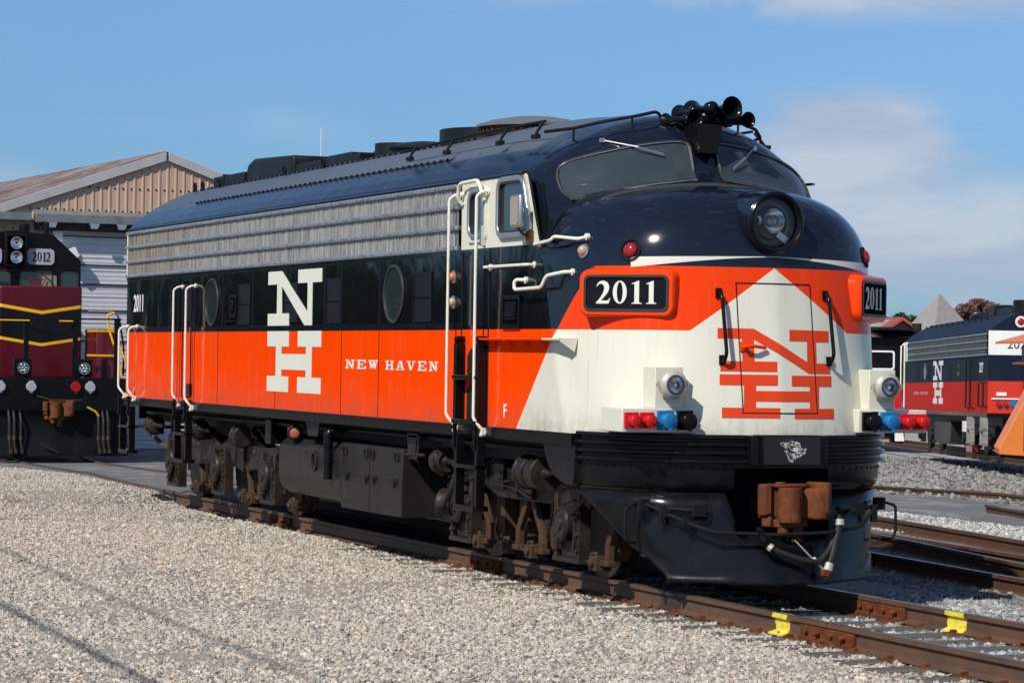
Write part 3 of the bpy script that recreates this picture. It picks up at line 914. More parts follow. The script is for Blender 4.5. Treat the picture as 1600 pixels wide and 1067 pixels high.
mb.build('cab_ledge', M['cream'], loco)

# ---------------------------------------------------------------- nose fittings
def bake(mb, Mx):
    mb.v = [tuple(Mx @ Vector(v)) for v in mb.v]; return mb
def number_board(s):
    # local frame: X = outward normal, Y = along the face, Z up
    a = Vector((16.225, s*1.545, 0)); b = Vector((16.84, s*.925, 0))
    d = (b-a).normalized(); nrm = Vector((-d.y, d.x, 0)); 
    if nrm.x < 0: nrm = -nrm
    L = (b-a).length; c = (a+b)/2
    yv = nrm.cross(Vector((0,0,1))) * -1          # keeps right-handed frame
    Mx = Matrix(((nrm.x, yv.x, 0, c.x), (nrm.y, yv.y, 0, c.y), (0, 0, 1, 0), (0, 0, 0, 1)))
    h = L/2
    z0, z1 = 2.395, 2.80
    # housing: lofted rings growing backwards
    mb = MB(); rings = []
    for x, e in ((-.42, .07), (-.20, .035), (-.06, .005), (-.012, 0), (0, -.016)):
        rings.append([(x, p[0], p[1]) for p in rrect(-h-e, h+e, z0-e, z1+e, .085+e, 7)])
    n = len(rings[0]); vs = [p for r in rings for p in r]
    fs = [(i*n+j, i*n+(j+1) % n, (i+1)*n+(j+1) % n, (i+1)*n+j) for i in range(len(rings)-1) for j in range(n)]
    mb.add(vs, fs)
    inner = rrect(-h+.045, h-.045, z0+.045, z1-.045, .05, 7)
    mb.ring(rrect(-h+.016, h-.016, z0+.016, z1-.016, .07, 7), inner, 'x', -.03, .0)
    # lower brow that fairs the housing into the skin
    bake(mb, Mx); g = mb.build('number_board', M['orange'], loco, angle=50)
    mb = MB(); mb.ring(rrect(-h+.043, h-.043, z0+.043, z1-.043, .055, 7), rrect(-h+.066, h-.066, z0+.066, z1-.066, .04, 7), 'x', -.02, .008)
    bake(mb, Mx).build('gasket', M['rubber'], g)
    mb = MB(); mb.prism(inner, 'x', -.02, -.006); bake(mb, Mx).build('number_plate', M['navyplate'], g)
    mb = MB(); glyphs_text(mb, '2011', -.285, 2.505, .20, .205, 'x', -.006, -.002, adv=.76)
    bake(mb, Mx); mb.build('numerals', M['decal'], g)
M['navyplate'] = simple('number_glass', (.012,.013,.019), .2, var=.25, vs=8, grime=.12, gcol=(.04,.04,.045), spec=.1)
M['navyplate'].node_tree.nodes['Principled BSDF'].inputs['Specular IOR Level'].default_value = 0.0
number_board(-1); number_board(1)

def headlight():
    c = Vector((0, 0, 3.235)); 
    mb = MB()
    mb.lathe((16.25, 0, 3.235), (1, 0, -.0), [(0, .30), (.35, .30), (.56, .285), (.66, .275), (.705, .272), (.715, .262), (.715, .232), (.70, .222), (.45, .220)], 56, False)
    g = mb.build('headlight', M['navyg'], loco, angle=40)
    mb = MB(); mb.lathe((16.955, 0, 3.235), (1, 0, 0), [(-.02,.230),(.022,.232),(.03,.242),(.03,.256),(.02,.266),(-.03,.272),(-.03,.262)], 56, False)
    mb.build('rim', M['black'], g)
    mb = MB(); mb.lathe((16.83, 0, 3.235), (1, 0, 0), [(0, .001),(.0, .12),(.02,.19),(.06, .219),(.11, .229)], 40, False); mb.build('bowl', simple('lamp_bowl_grey', (.20,.21,.22), .35), g)
    mb = MB(); mb.lathe((16.815, 0, 3.25), (1, 0, 0), [(0,.02),(.02,.06),(.06,.095),(.10,.108)], 32, False)
    mb.lathe((16.85, -.15, 3.25), (1, 0, 0), [(0,.01),(.03,.035),(.05,.045)], 20, False)
    mb.build('reflector', M['chrome'], g)
    mb = MB(); mb.dome((16.84,0,3.25),(1,0,0),.03,.04); mb.cbox((16.88,.10,3.11),(.02,.11,.06), Matrix.Rotation(R(-35),3,'X')); mb.build('bulb', M['alu'], g)
    mb = MB(); mb.ring(circ(0,3.235,.15,32), circ(0,3.235,.135,32), 'x', 16.86, 16.875); mb.build('lamp_ring', M['rubber'], g)
    mb = MB(); mb.lathe((16.93, 0, 3.235), (1, 0, 0), [(0, .223), (.010, .18), (.018, .10), (.021, .001)], 40, False)
    mb.build('lens', M['clear'], g)
headlight()

for s in (-1, 1):        # recessed red class lamps
    y = s*1.165; z = 2.975; x = nose_x(y, z); nn = nose_n(x, y, z)
    mb = MB(); mb.lathe(Vector((x, y, z)) - nn*.02, nn, [(0, .085), (.028, .100), (.033, .092), (.028, .084), (.0, .080), (-.0, .001)], 32, False)
    g = mb.build('class_lamp', M['matblack'], loco)
    mb = MB(); mb.dome(Vector((x, y, z)) + nn*.010, nn, .066, .04, 24); mb.build('lens', M['redlens'], g)
    mb = MB(); mb.dome(Vector((x, y, z)) + nn*.034 + Vector((0, -.02, .02)), nn, .02, .02, 12)

for s in (-1, 1):        # jumper cable boxes, sockets and marker lamps
    mb = MB()
    outer = [(16.62, s*1.49), (17.045, s*1.49), (17.045, s*.80), (16.5, s*.80), (16.3, s*1.25)]
    mb.prism(outer, 'z', 1.405, 1.61)
    g = mb.build('jumper_box', M['cream'], loco, .008)
    spec = [(1.41,'red',.050),(1.265,'red',.050),(1.09,'blue',.066),(.905,'blacksock',.066)]
    for (yy, mt, r) in spec:
        mt_ = M['black'] if mt == 'blacksock' else M[mt]
        cy = s*yy; cz = 1.507
        mb = MB(); mb.cbox((17.06, cy, cz), (.03, .125 if mt == 'red' else .15, .135 if mt == 'red' else .165))
        mb.cyl((17.06, cy, cz), (17.13, cy+.012, cz-.005), r*.9, n=24)
        mb.lathe((17.12, cy+.012, cz-.006), (1, .12, -.05), [(0, r*1.05), (.012, r*1.12), (.024, r*1.1), (.034, r*.8)], 28)
        mb.cbox((17.125, cy+.01, cz+r*1.18), (.04, r*.9, .022)); mb.cbox((17.14, cy+.012, cz-r*1.15), (.02, r*.5, .03))
        o = mb.build('jumper_socket', mt_, g, .004)
        mb = MB(); q = r*.55
        x_ = 17.157
        if mt == 'red':
            mb.ring(rect(cy+.01-q, cy+.01+q, cz-q*.9, cz+q), rect(cy+.01-q*.7, cy+.01+q*.7, cz-q*.75, cz+q*.75), 'x', x_-.006, x_)
            mb.box(x_-.006, x_, cy-.01, cy+.03, cz-.004, cz+.004)
        else:
            mb.ring(rrect(cy+.01-q*.45, cy+.01+q*.45, cz, cz+q*.95, .01), rrect(cy+.01-q*.28, cy+.01+q*.28, cz+.008, cz+q*.8, .006), 'x', x_-.006, x_)
            mb.box(x_-.006, x_, cy-.03, cy+.05, cz-.016, cz-.008); mb.box(x_-.006, x_, cy-.018, cy+.038, cz-.030, cz-.023)
        mb.build('cap_mark', mt_, o)
    # lamp plate
    mb = MB()
    mb.box(16.78, 17.03, min(s*1.175, s*.912), max(s*1.175, s*.912), 1.61, 1.962); mb.build('lamp_bracket', M['cream'], loco, .006)
    c = Vector((17.055, s*1.045, 1.815)); ax = Vector((1, 0, -.02)).normalized()
    mb = MB(); mb.lathe(c, ax, [(-.04,.05),(-.02,.10),(.02,.122),(.06,.126),(.075,.122),(.095,.105),(.105,.084),(.098,.078)], 36, False)
    mb.cbox(c+Vector((.05, -.135, 0)), (.03,.03,.045)); mb.cbox(c+Vector((.05, .135, 0)), (.03,.03,.045))
    mb.cyl(c+Vector((.05,-.16,0)), c+Vector((.05,-.13,0)), .008, n=8)
    g = mb.build('marker_light', M['lampmetal'], loco, angle=40)
    mb = MB(); mb.lathe(c, ax, [(.088,.086),(.108,.084),(.112,.076),(.10,.072)], 32, False); mb.build('rim', M['rubber'], g)
    mb = MB(); mb.lathe(c, ax, [(.03,.004),(.045,.035),(.075,.062),(.10,.075)], 28, False); mb.build('reflector', M['chrome'], g)
    mb = MB(); mb.dome(c+ax*.04, ax, .012, .03, 10); mb.build('bulb', M['alu'], g)
    mb = MB(); mb.lathe(c, ax, [(.102,.076),(.112,.05),(.115,.001)], 28, False); mb.build('lens', M['clear'], g)
    # grab rail either side of the nose door
    mb = MB(); yb = s*.524
    xt = nose_x(yb, 2.60); xb = nose_x(yb, 2.03)
    mb.tube([(xt, yb, 2.62), (xt+.05, yb, 2.615), (xt+.085, yb-.0, 2.57), (xb+.10, yb, 2.09), (xb+.06, yb, 2.02), (xb, yb, 2.015)], .017, 10, .03)
    mb.cbox((xt+.012, yb, 2.61), (.024, .05, .085)); mb.cbox((xb+.012, yb, 2.03), (.024, .05, .085))
    mb.build('nose_handrail', M['black'], loco, angle=50)

# anticlimber band, skirt, pilot
def loft(prof, pts_fn, name, mat, keep=None, parent=None, angle=40, bevel=0):
    rows = [[(x, y, z) for x, y in pts_fn(z, off)] for off, z in prof]
    n = min(len(r) for r in rows)
    mb = MB(); vs = [p for r in rows for p in r[:n]]; fs = []
    for i in range(len(rows)-1):
        for j in range(n-1):
            f = (i*n+j, i*n+j+1, (i+1)*n+j+1, (i+1)*n+j)
            if keep is None or keep([vs[k] for k in f]): fs.append(f)
    mb.add(vs, fs)
    return mb.build(name, mat, parent or loco, bevel=bevel, angle=angle)
def plan_n(z, off, xmin=16.05, n=91):
    pts = plan_at(1.38, off, xmin, 140)
    P2 = np.array(pts); sg = np.r_[0, np.cumsum(np.hypot(*np.diff(P2, axis=0).T))]
    s = np.linspace(0, sg[-1], n)
    return list(zip(np.interp(s, sg, P2[:,0]), np.interp(s, sg, P2[:,1])))
prof = [(0,1.388),(.075,1.386),(.08,1.37)]
z = 1.368
for k in range(3):
    prof += [(.08,z-.012),(.045,z-.022),(.045,z-.045),(.085,z-.055),(.088,z-.07)]
    z -= .072
prof += [(.085,1.142),(.04,1.136),(0,1.136)]
for s in (1,):
    ac = loft(prof, plan_n, 'anticlimber', M['black'], keep=lambda f: abs(sum(p[1] for p in f)/4) > .30, angle=25)
mb = MB(); 
mb.box(17.0, 17.315, -.285, .285, 1.128, 1.392); mb.box(16.9, 17.27, -.37, .37, 1.13, 1.386)
acp = mb.build('anticlimber_plate', M['black'], loco, .008)
# flaked paint on the plate: rust and white primer patches
m, t, b = newmat('flaked_plate_paint')
v = t.coord(); x, y, z = t.xyz(v)
n1 = t.noise(t.scale(v, (1, 1, 1)), 11, 5, .6, .6)
dz = t.m('DIVIDE', t.sub(z, 1.265), .115); dy = t.m('DIVIDE', t.sub(y, .03), .13)
r2 = t.m('SQRT', t.add(t.mul(dz, dz), t.mul(dy, dy)))
msk = t.sub(t.add(n1, .16), t.mul(r2, .26))
c = t.mix(t.gt(msk, .50), (.012,.012,.013), (.62,.61,.58))
c = t.mix(t.mul(t.gt(msk, .535), t.gt(r2, .2)), c, (.10,.045,.025))
P_(b, col=c, rough=.4); M['flake'] = m
mb = MB(); mb.box(17.315, 17.318, -.27, .27, 1.14, 1.38); mb.build('plate_face', M['flake'], acp)

def skirt_fn(z, off): return plan_n(z, off)
sp = [(.03,1.138),(.03,1.10),(.028,1.0),(.01,.94),(-.04,.895),(-.10,.872)]
sk = loft(sp, skirt_fn, 'front_skirt', M['skirt'], keep=lambda f: not (abs(sum(p[1] for p in f)/4) < .45 and sum(p[2] for p in f)/4 < 1.10))
mb = MB()
pts = plan_n(1.1, .033)
for i in range(3, len(pts)-3, 2):
    a = pts[i]; 
    if abs(a[1]) < .42: continue
    t_ = Vector((pts[i+1][0]-pts[i-1][0], pts[i+1][1]-pts[i-1][1])).normalized()
    add_rivets(mb, [(a[0], a[1], 1.095)], .014, (t_.y, -t_.x, 0) if (t_.y*(a[0]-14.5)-t_.x*a[1]) > 0 else (-t_.y, t_.x, 0))
mb.build('rivets', M['black'], sk)
mb = MB()   # side return of the skirt behind the corner, arched over the truck
arc = [(16.06,1.26),(16.06,.90)] + [(16.0-.02-.62*math.sin(q), .90+.36*(1-math.cos(q))) for q in np.linspace(0.05, 1.5, 10)] + [(15.3,1.26)]
mb.prism(arc, 'y', -1.49, -1.46); both_sides(mb).build('skirt_side', M['skirt'], loco)

# pilot plough
def pilot():
    rows = []; n = 61
    def line(z):
        # control outline per height (half): (x, y)
        t = (z-.15)/(.90-.15)
        c = [(17.38-.02*t, 0), (17.36-.04*t, .20+.02*t), (17.22-.05*t, .52+.06*t), (16.92-.30*t, .975+.33*t)]
        if t > .0:
            k = max(0, min(1, (t-.33)/.05)) if False else 1
        return c
    P = []
    zs = [.115, .15, .19, .30, .40, .50, .62, .75, .88]
    for z in zs:
        t = (z-.15)/.75
        c = [(17.40-.26*t, 0), (17.37-.26*t, .22), (17.20-.19*t, .56+.03*t), (17.0-.20*t, .86+.15*t), (16.93-.42*t, .97+.30*t)]
        # side wing reaches further back with height (diagonal trailing edge)
        back = 16.93 - (0.0 if z < .20 else (z-.20)*1.55 if z < .40 else .31+.07 + (z-.40)*1.15)
        yb = .97 + .45*max(0, t)
        c += [(min(back, c[-1][0]-.01), yb + .02)]
        off = .03 if z == .115 else 0
        c = [(x+off*(1 if i < 4 else .3), y+off*.3*(i > 2)) for i, (x, y) in enumerate(c)]
        H = np.array(c); sg = np.r_[0, np.cumsum(np.hypot(*np.diff(H, axis=0).T))]
        s = np.linspace(0, sg[-1], 40)
        hx = np.interp(s, sg, H[:,0]); hy = np.interp(s, sg, H[:,1])
        # soften corners
        for _ in range(3):
            hx[1:-1] = (hx[:-2]+2*hx[1:-1]+hx[2:])/4; hy[1:-1] = (hy[:-2]+2*hy[1:-1]+hy[2:])/4
        row = [(hx[i], -hy[i], z) for i in range(39, 0, -1)] + [(hx[i], hy[i], z) for i in range(40)]
        P.append(row)
    n = len(P[0]); vs = [p for r in P for p in r]; fs = []
    for i in range(len(P)-1):
        for j in range(n-1):
            f = (i*n+j, i*n+j+1, (i+1)*n+j+1, (i+1)*n+j)
            cy = sum(vs[k][1] for k in f)/4; cz = sum(vs[k][2] for k in f)/4
            if -.46 < cy < .44 and cz > .52: continue
            fs.append(f)
    mb = MB(); mb.add(vs, fs)
    o = mb.build('pilot', M['skirt'], loco, angle=50)
    md = o.modifiers.new('thick', 'SOLIDIFY'); md.thickness = .02; md.offset = 1
    return o
pil = pilot()
mb = MB()   # dark coupler pocket
mb.ring(rect(-.62,.60,.40,1.20), rect(-.45,.43,.52,1.12), 'x', 16.4, 16.95); mb.box(16.38, 16.42, -.47, .45, .5, 1.13)
mb.box(15.9, 16.4, -1.0, 1.0, .45, .86)
mb.build('coupler_pocket', M['matblack'], loco)

def coupler(x=17.42, z=.80, parent=None, mat=None, sgn=1, y0=0):
    mb = MB()
    def T(p): return [(x + sgn*(a), y0+b) for a, b in p]
    mt = mat or M['rusty']
    # shank and head with the guard arm on the +y side
    mb.prism(T([(-.75,-.08),(-.75,.08),(-.42,.12),(-.34,.22),(-.26,.30),(-.10,.335),(-.01,.31),(.035,.25),(.02,.19),(-.05,.15),(-.10,.09),(-.14,.02),(-.16,-.10),(-.20,-.20),(-.34,-.22),(-.42,-.12)]), 'z', z-.13, z+.14)
    g = mb.build('coupler', mt, parent or loco, .03, seg=3)
    mb = MB(); mb.prism(T([(-.30,.20),(-.10,.345),(.0,.33),(.045,.27),(.0,.20),(-.10,.17)]), 'z', z-.09, z+.19); mb.build('guard_arm', mt, g, .04, seg=4)
    mb = MB(); mb.prism(T([(-.30,-.15),(-.26,-.26),(-.19,-.275),(-.14,-.25),(-.14,-.19),(-.18,-.14),(-.28,-.10)]), 'z', z-.10, z+.17); mb.prism(T([(-.28,-.18),(-.20,-.25),(-.14,-.19),(-.2,-.10)]), 'z', z-.20, z-.10); mb.build('lug', mt, g, .03, seg=4)
    mb = MB(); pr = []
    for q in np.linspace(-2.2, 1.35, 12): pr.append((-.08+.105*math.cos(q), -.04+.105*math.sin(q)))
    pr += [(-.10,.10),(-.20,.06),(-.22,-.06)]
    mb.prism(T(pr), 'z', z-.155, z+.145); mb.build('knuckle', mt, g, .012)
    mb = MB(); mb.cyl((x-sgn*.14, y0-.10, z-.22), (x-sgn*.14, y0-.10, z+.19), .028, n=14); mb.cyl((x-sgn*.14, y0-.10, z+.165), (x-sgn*.14, y0-.10, z+.19), .045, n=14)
    mb.prism(T([(-.26,-.16),(-.08,-.17),(-.04,.0),(-.10,.16),(-.26,.18)]), 'z', z+.145, z+.172)
    mb.build('knuckle_pin', mt, g, .008)
    mb = MB(); mb.prism(T([(-.30,-.18),(-.10,-.14),(-.06,.0),(-.12,.16),(-.30,.20)]), 'z', z-.20, z-.13); mb.cyl((x-sgn*.12, y0-.08, z-.20), (x-sgn*.12, y0-.08, z-.27), .05, n=16); mb.cbox((x-sgn*.14, y0+.05, z-.23), (.10,.10,.10)); mb.cbox((x-sgn*.14, y0+.06, z-.31), (.05,.11,.04)); mb.cyl((x-sgn*.14, y0+.06, z-.33),(x-sgn*.14, y0+.06, z-.26),.02,n=10)
    mb.build('lock_lift', mt, g, .010)
    return g
coupler(17.44, .80)
# uncoupling lever, steps and grab irons on the pilot
mb = MB()
mb.tube([(16.78,-1.18,.80),(17.12,-.86,.62),(17.24,-.70,.56),(17.42,-.18,.545),(17.44,.30,.56),(17.32,.68,.60),(17.0,1.02,.76)], .016, 8, .06)
mb.cbox((16.95,-1.02,.71), (.06,.05,.07)); mb.cbox((17.08,-.90,.645), (.06,.05,.07))
mb.build('uncoupling_lever', M['matblack'], loco)
for s in (-1, 1):
    mb = MB()
    mb.tube([(16.66, s*1.20, .80), (16.78, s*1.23, .78), (16.80, s*1.33, .75), (16.80, s*1.335, .52), (16.80, s*1.30, .45), (16.74, s*1.20, .45)], .014, 8, .03)
    mb.tube([(16.75,s*1.22,.76),(17.12,s*.72,.73)], .018); mb.cbox((17.10,s*.77,.74), (.04,.13,.11)); mb.cbox((16.80,s*1.16,.77), (.06,.10,.11)); mb.cbox((16.92,s*1.04,.69),(.05,.05,.15))
    mb.build('pilot_step', M['matblack'], loco, .004)
mb = MB()   # air hoses
mb.tube([(17.30,-.30,.55),(17.38,-.26,.45),(17.43,-.20,.41),(17.47,.02,.33),(17.46,.20,.31),(17.42,.33,.42),(17.38,.42,.60)], .026, 10, .05)
mb.cyl((17.38,-.285,.47),(17.42,-.225,.42),.034,n=12)
mb.build('air_hose', M['hose'], loco)
mb = MB(); mb.tube([(17.36,.43,.70),(17.40,.425,.62),(17.43,.36,.42),(17.45,.30,.27)], .032, 10, .05); mb.build('air_hose', M['hose'], loco)
mb = MB(); mb.cyl((17.448,.305,.30),(17.455,.285,.235),.042,n=14); mb.cyl((17.39,.43,.67),(17.40,.427,.62),.042,n=14); mb.cyl((17.40,-.255,.445),(17.42,-.235,.425),.036,n=12); mb.build('hose_clamp', M['lampmetal'], loco)
mb = MB(); mb.tube([(17.46,.30,.25),(17.47,.27,.20),(17.45,.25,.17)], .03, 8); mb.cbox((17.47,.25,.22),(.05,.07,.06)); mb.build('glad_hand', M['rusty'], loco, .008)
mb = MB(); mb.tube([(17.42,-.02,.50),(17.44,.10,.38),(17.47,.27,.22)], .007, 6); mb.dome((17.455,.155,.335),(1,0,0),.022,.02,10); mb.build('hose_chain', M['lampmetal'], loco)
mb = MB(); mb.cbox((17.37,-.31,.53),(.07,.05,.12), Matrix.Rotation(.4,3,'X')); mb.cyl((17.34,-.33,.60),(17.42,-.30,.48),.03,n=10); mb.tube([(17.42,-.08,.49),(17.43,-.10,.53),(17.43,-.02,.53),(17.42,.0,.49)], .01); mb.build('angle_cock', M['black'], loco)

M['roofstrip'] = simple('roof_strip_black', (.006,.006,.007), .5)
# ---------------------------------------------------------------- roof fittings
def roof_pt(x, y): return roof_z(abs(y))
mb = MB()
for y in (-1.17, -.62):
    xa, xb = (2.4, 12.1) if y < -1 else (1.0, 11.5)
    zr = lambda yy: float(roof_z(-yy)) + .006
    mb.add([(xa, y-.016, zr(y-.016)), (xb, y-.016, zr(y-.016)), (xb, y+.016, zr(y+.016)), (xa, y+.016, zr(y+.016))], [(0,1,2,3)])
    for x in np.arange(xa+.05, xb, .19): mb.lathe((x, y, zr(y)-.002), (0,-.4,1), [(0,.021),(.014,.019),(.024,.008)], 7)
mb.mirror_y(); mb.build('bolt_strip', M['roofstrip'], loco, recalc=False)
mb = MB()
for x in np.arange(.9, 13.2, 1.08):
    for y0_, y1_ in ((-1.15, -.6), (-.6, 0)):
        mb.add([(x-.012, y0_, float(roof_z(-y0_))+.006), (x+.012, y0_, float(roof_z(-y0_))+.006), (x+.012, y1_, float(roof_z(-y1_))+.006), (x-.012, y1_, float(roof_z(-y1_))+.006)], [(0,1,2,3)])
mb.mirror_y(); mb.build('roof_seam', M['roofblack'], loco)
mb = MB()
mb.prism([(2.2,4.30),(4.3,4.30),(4.3,4.60),(2.55,4.66),(2.28,4.60),(2.2,4.48)], 'y', -.42, .22)
mb.build('roof_hood', M['roofblack'], loco, .05, seg=4)
mb = MB(); mb.box(.7, 2.2, -.45, .45, 4.3, 4.50); mb.box(1.2,1.23,-.47,.47,4.3,4.52); mb.build('roof_hatch', M['roofblack'], loco, .02)
mb = MB(); mb.box(4.4, 6.9, -.40, .40, 4.35, 4.47); mb.box(5.4,6.3,-.3,.3,4.4,4.52); mb.build('roof_hatch', M['roofblack'], loco, .015)
mb = MB(); mb.cyl((7.25,0,4.35),(7.25,0,4.56),.30,n=32); mb.cyl((6.75,.05,4.35),(6.75,.05,4.50),.2,n=20); mb.build('exhaust_stack', M['truckdk'], loco)
mb = MB(); mb.lathe((8.15,0,4.36),(0,0,1),[(0,.42),(.07,.42),(.07,.46),(.10,.46),(.14,.33),(.165,.15),(.17,.001)],32,False); mb.build('roof_dome', M['roofblack'], loco)
mb = MB(); mb.lathe((10.3,0,4.30),(0,0,1),[(0,.60),(.20,.60),(.20,.55)],40,True); mb.build('fan_housing', M['roofblack'], loco)
mb = MB(); mb.lathe((11.45,0,4.36),(0,0,1),[(0,.50),(.08,.52),(.085,.62),(.11,.62),(.16,.47),(.20,.25),(.215,.001)],40,False)
mb.build('roof_dome', simple('dusty_grey_dome', (.14,.145,.15), .5, var=.2, grime=.3, gcol=(.12,.07,.04)), loco)
mb = MB()
for k in range(40):
    q = 2*math.pi*k/40; mb.cbox((11.45+.57*math.cos(q), .57*math.sin(q), 4.42), (.03,.03,.05))
mb.build('dome_skirt', M['rusty'], loco)
for x, y in ((.35,-.62),(.75,-.62),(1.6,-.62),(4.6,-.62),(6.2,-.62),(.35,.62),(4.6,.62)):
    mb = MB(); zc_ = float(roof_z(abs(y)))+.065
    pts = [(x+.055*math.cos(q), y, zc_+.055*math.sin(q)) for q in np.linspace(0, 2*math.pi, 17)]
    mb.tube(pts, .017, 6); mb.cbox((x, y, zc_-.06), (.09,.05,.03)); mb.build('lifting_eye', M['matblack'], loco)
mb = MB(); mb.tube([(3.9,.1,4.6),(3.9,.1,5.0)], .006, 5); mb.build('antenna', M['creamtube'], loco)
def roofrail(s):
    mb = MB()
    z0 = 4.19; y = -1.12*s
    pts = [(10.4, y, z0+.02), (12.0, y, z0+.06), (13.45, y*1.0, z0+.07), (14.35, y*.98, z0+.07)]
    mb.tube(pts, .014, 8)
    for x in (10.9, 12.0, 13.45, 14.35):
        mb.tube([(x, y, z0+.06), (x+.03, y-.07*s, z0-.03), (x+.05, y-.10*s, z0-.08)], .015, 8); mb.cbox((x+.06, y-.10*s, z0-.085), (.12,.05,.04))
    # rail over the cab brow
    def tz(x, y):
        z = 4.6
        while z > 3.6 and float(F(np.array(x), np.array(y), np.array(z))) > 0: z -= .01
        return z
    pts = [(x, yy*s, tz(x, yy) + h_) for x, yy, h_ in ((14.35,-1.10,.14),(14.75,-.98,.12),(15.0,-.80,.11),(15.12,-.55,.11),(15.14,-.30,.11),(15.14,-.24,.01))]
    mb.tube(pts, .016, 8, .04)
    for p in (pts[1], pts[3]): mb.tube([p, (p[0], p[1], p[2]-.12)], .012)
    return mb.build('roof_rail', M['matblack'], loco)
roofrail(1); roofrail(-1)
# horn visor block and horns
mb = MB()
mb.add([(15.62,-.09,3.92),(15.62,.09,3.92),(15.64,.135,4.19),(15.64,-.135,4.19),(15.38,-.10,3.9),(15.38,.10,3.9),(15.36,.15,4.22),(15.36,-.15,4.22)], [(0,1,2,3),(4,7,6,5),(0,3,7,4),(1,5,6,2),(3,2,6,7),(0,4,5,1)])
mb.build('horn_mount', M['black'], loco, .006)
hb = MB()
hz = 4.33
def horn(x, y, z, d, L, rb):
    d = Vector(d).normalized()
    mb = MB(); mb.lathe((x, y, z), d, [(-.10,.03),(-.09,rb*.62),(-.03,rb*.62),(-.02,.035),(0,.03),(L*.4,.038),(L*.7,rb*.55),(L*.85,rb*.74),(L*.95,rb*.92),(L,rb),(L+.008,rb*1.04),(L+.004,rb*.94),(L*.90,rb*.75),(L*.6,.03)], 28, False)
    mb.dome(Vector((x, y, z))-d*.09, -d, rb*.66, rb*.45, 16)
    return mb.build('horn', M['black'], loco, angle=50)
hz = 4.27
g = MB(); g.tube([(15.42,-.16,hz-.03),(15.42,.32,hz-.03)], .032, 10); g.cyl((15.42,0,4.15),(15.42,0,hz-.02),.05); g.cbox((15.42,0,4.25),(.16,.16,.06)); g.build('horn_manifold', M['black'], loco, .005)
horn(15.38, -.16, hz-.03, (-.9,-.25,0), .22, .075)
horn(15.42, -.11, hz-.02, (1,-.10,-.03), .16, .072)
horn(15.36, -.06, hz+.05, (-1,.05,0), .26, .085)
horn(15.52, .03, hz+.07, (-1,-.02,0), .30, .100)
horn(15.44, .15, hz+.07, (1,.06,0), .30, .102)
horn(15.40, .23, hz+.04, (1,.06,0), .22, .09)
horn(15.38, .27, hz-.03, (-1,.1,0), .26, .08)
horn(15.42, .33, hz-.03, (1,.15,0), .26, .075)
# ---------------------------------------------------------------- trucks and underfloor
YT = 1.13
def wheelset(t, x):
    for s in (-1, 1):
        mb = MB(); mb.lathe((x, s*.79, .508), (0, -s, 0), [(0,.40),(0,.508),(.11,.512),(.115,.535),(.14,.535),(.14,.40),(.12,.38),(.12,.10),(.14,.08)], 48, True)
        mb.build('wheel', M['truck'], t)
    mb = MB(); mb.cyl((x,-.75,.508),(x,.75,.508),.09); mb.build('axle', M['truckdk'], t)
def both(mb): return mb.mirror_y()
def journal(x, t, r=.17, y=-YT):
    mb = MB(); zc = .51
    mb.prism([(x-.20,.20),(x+.20,.20),(x+.21,.62),(x+.12,.72),(x-.12,.72),(x-.21,.62)], 'y', y+.10, y)
    mb.cyl((x, y, zc), (x, y-.10, zc), r, n=28)
    mb.lathe((x, y-.10, zc), (0,-1,0), [(0,r*.92),(.015,r*.88),(.015,r*.4),(.035,r*.38),(.035,.001)], 28, False)
    for k in range(8):
        q = 2*math.pi*k/8; mb.cyl((x+r*.78*math.cos(q), y-.10, zc+r*.78*math.sin(q)), (x+r*.78*math.cos(q), y-.128, zc+r*.78*math.sin(q)), .014, n=8)
    for s in (-1, 1):
        mb.box(x+s*.255-.035, x+s*.255+.035, y-.04, y+.08, .18, .78)
        mb.box(x+s*.20-.02, x+s*.20+.02, y-.06, y, .26, .60)
        for z in (.27, .42, .58): mb.cyl((x+s*.255, y-.03, z), (x+s*.255, y-.062, z), .022, n=8)
    mb.box(x-.30, x+.30, y-.05, y+.08, .155, .20)
    both(mb); mb.build('journal_box', M['truck'], t, .008)
def brake_cyl(x, t, L=.30, r=.125, d=1, z=.95, y=-YT-.14):
    mb = MB()
    mb.lathe((x, y, z), (d, 0, 0), [(-.005,.05),(0,r*.93),(.02,r),(.13,r),(.135,r*1.12),(.16,r*1.12),(.165,r*.94),(.24,r*.80),(L,r*.5),(L+.01,r*.3),(L+.16,.026),(L+.34,.026)], 28, True)
    for k in range(6):
        q = 2*math.pi*k/6+.3; mb.cyl((x+.125*d, y+r*1.02*math.cos(q), z+r*1.02*math.sin(q)), (x+.18*d, y+r*1.02*math.cos(q), z+r*1.02*math.sin(q)), .016, n=6)
    mb.cbox((x+.1*d, y+.07, z-.05), (.16, .12, .16))
    both(mb); mb.build('brake_cylinder', M['truck'], t, .004)

tf = []
def leveling(mb, x0, x1, zb, zt, y):
    mb.box(x0, x1, y-.03, y+.06, zb, zt)
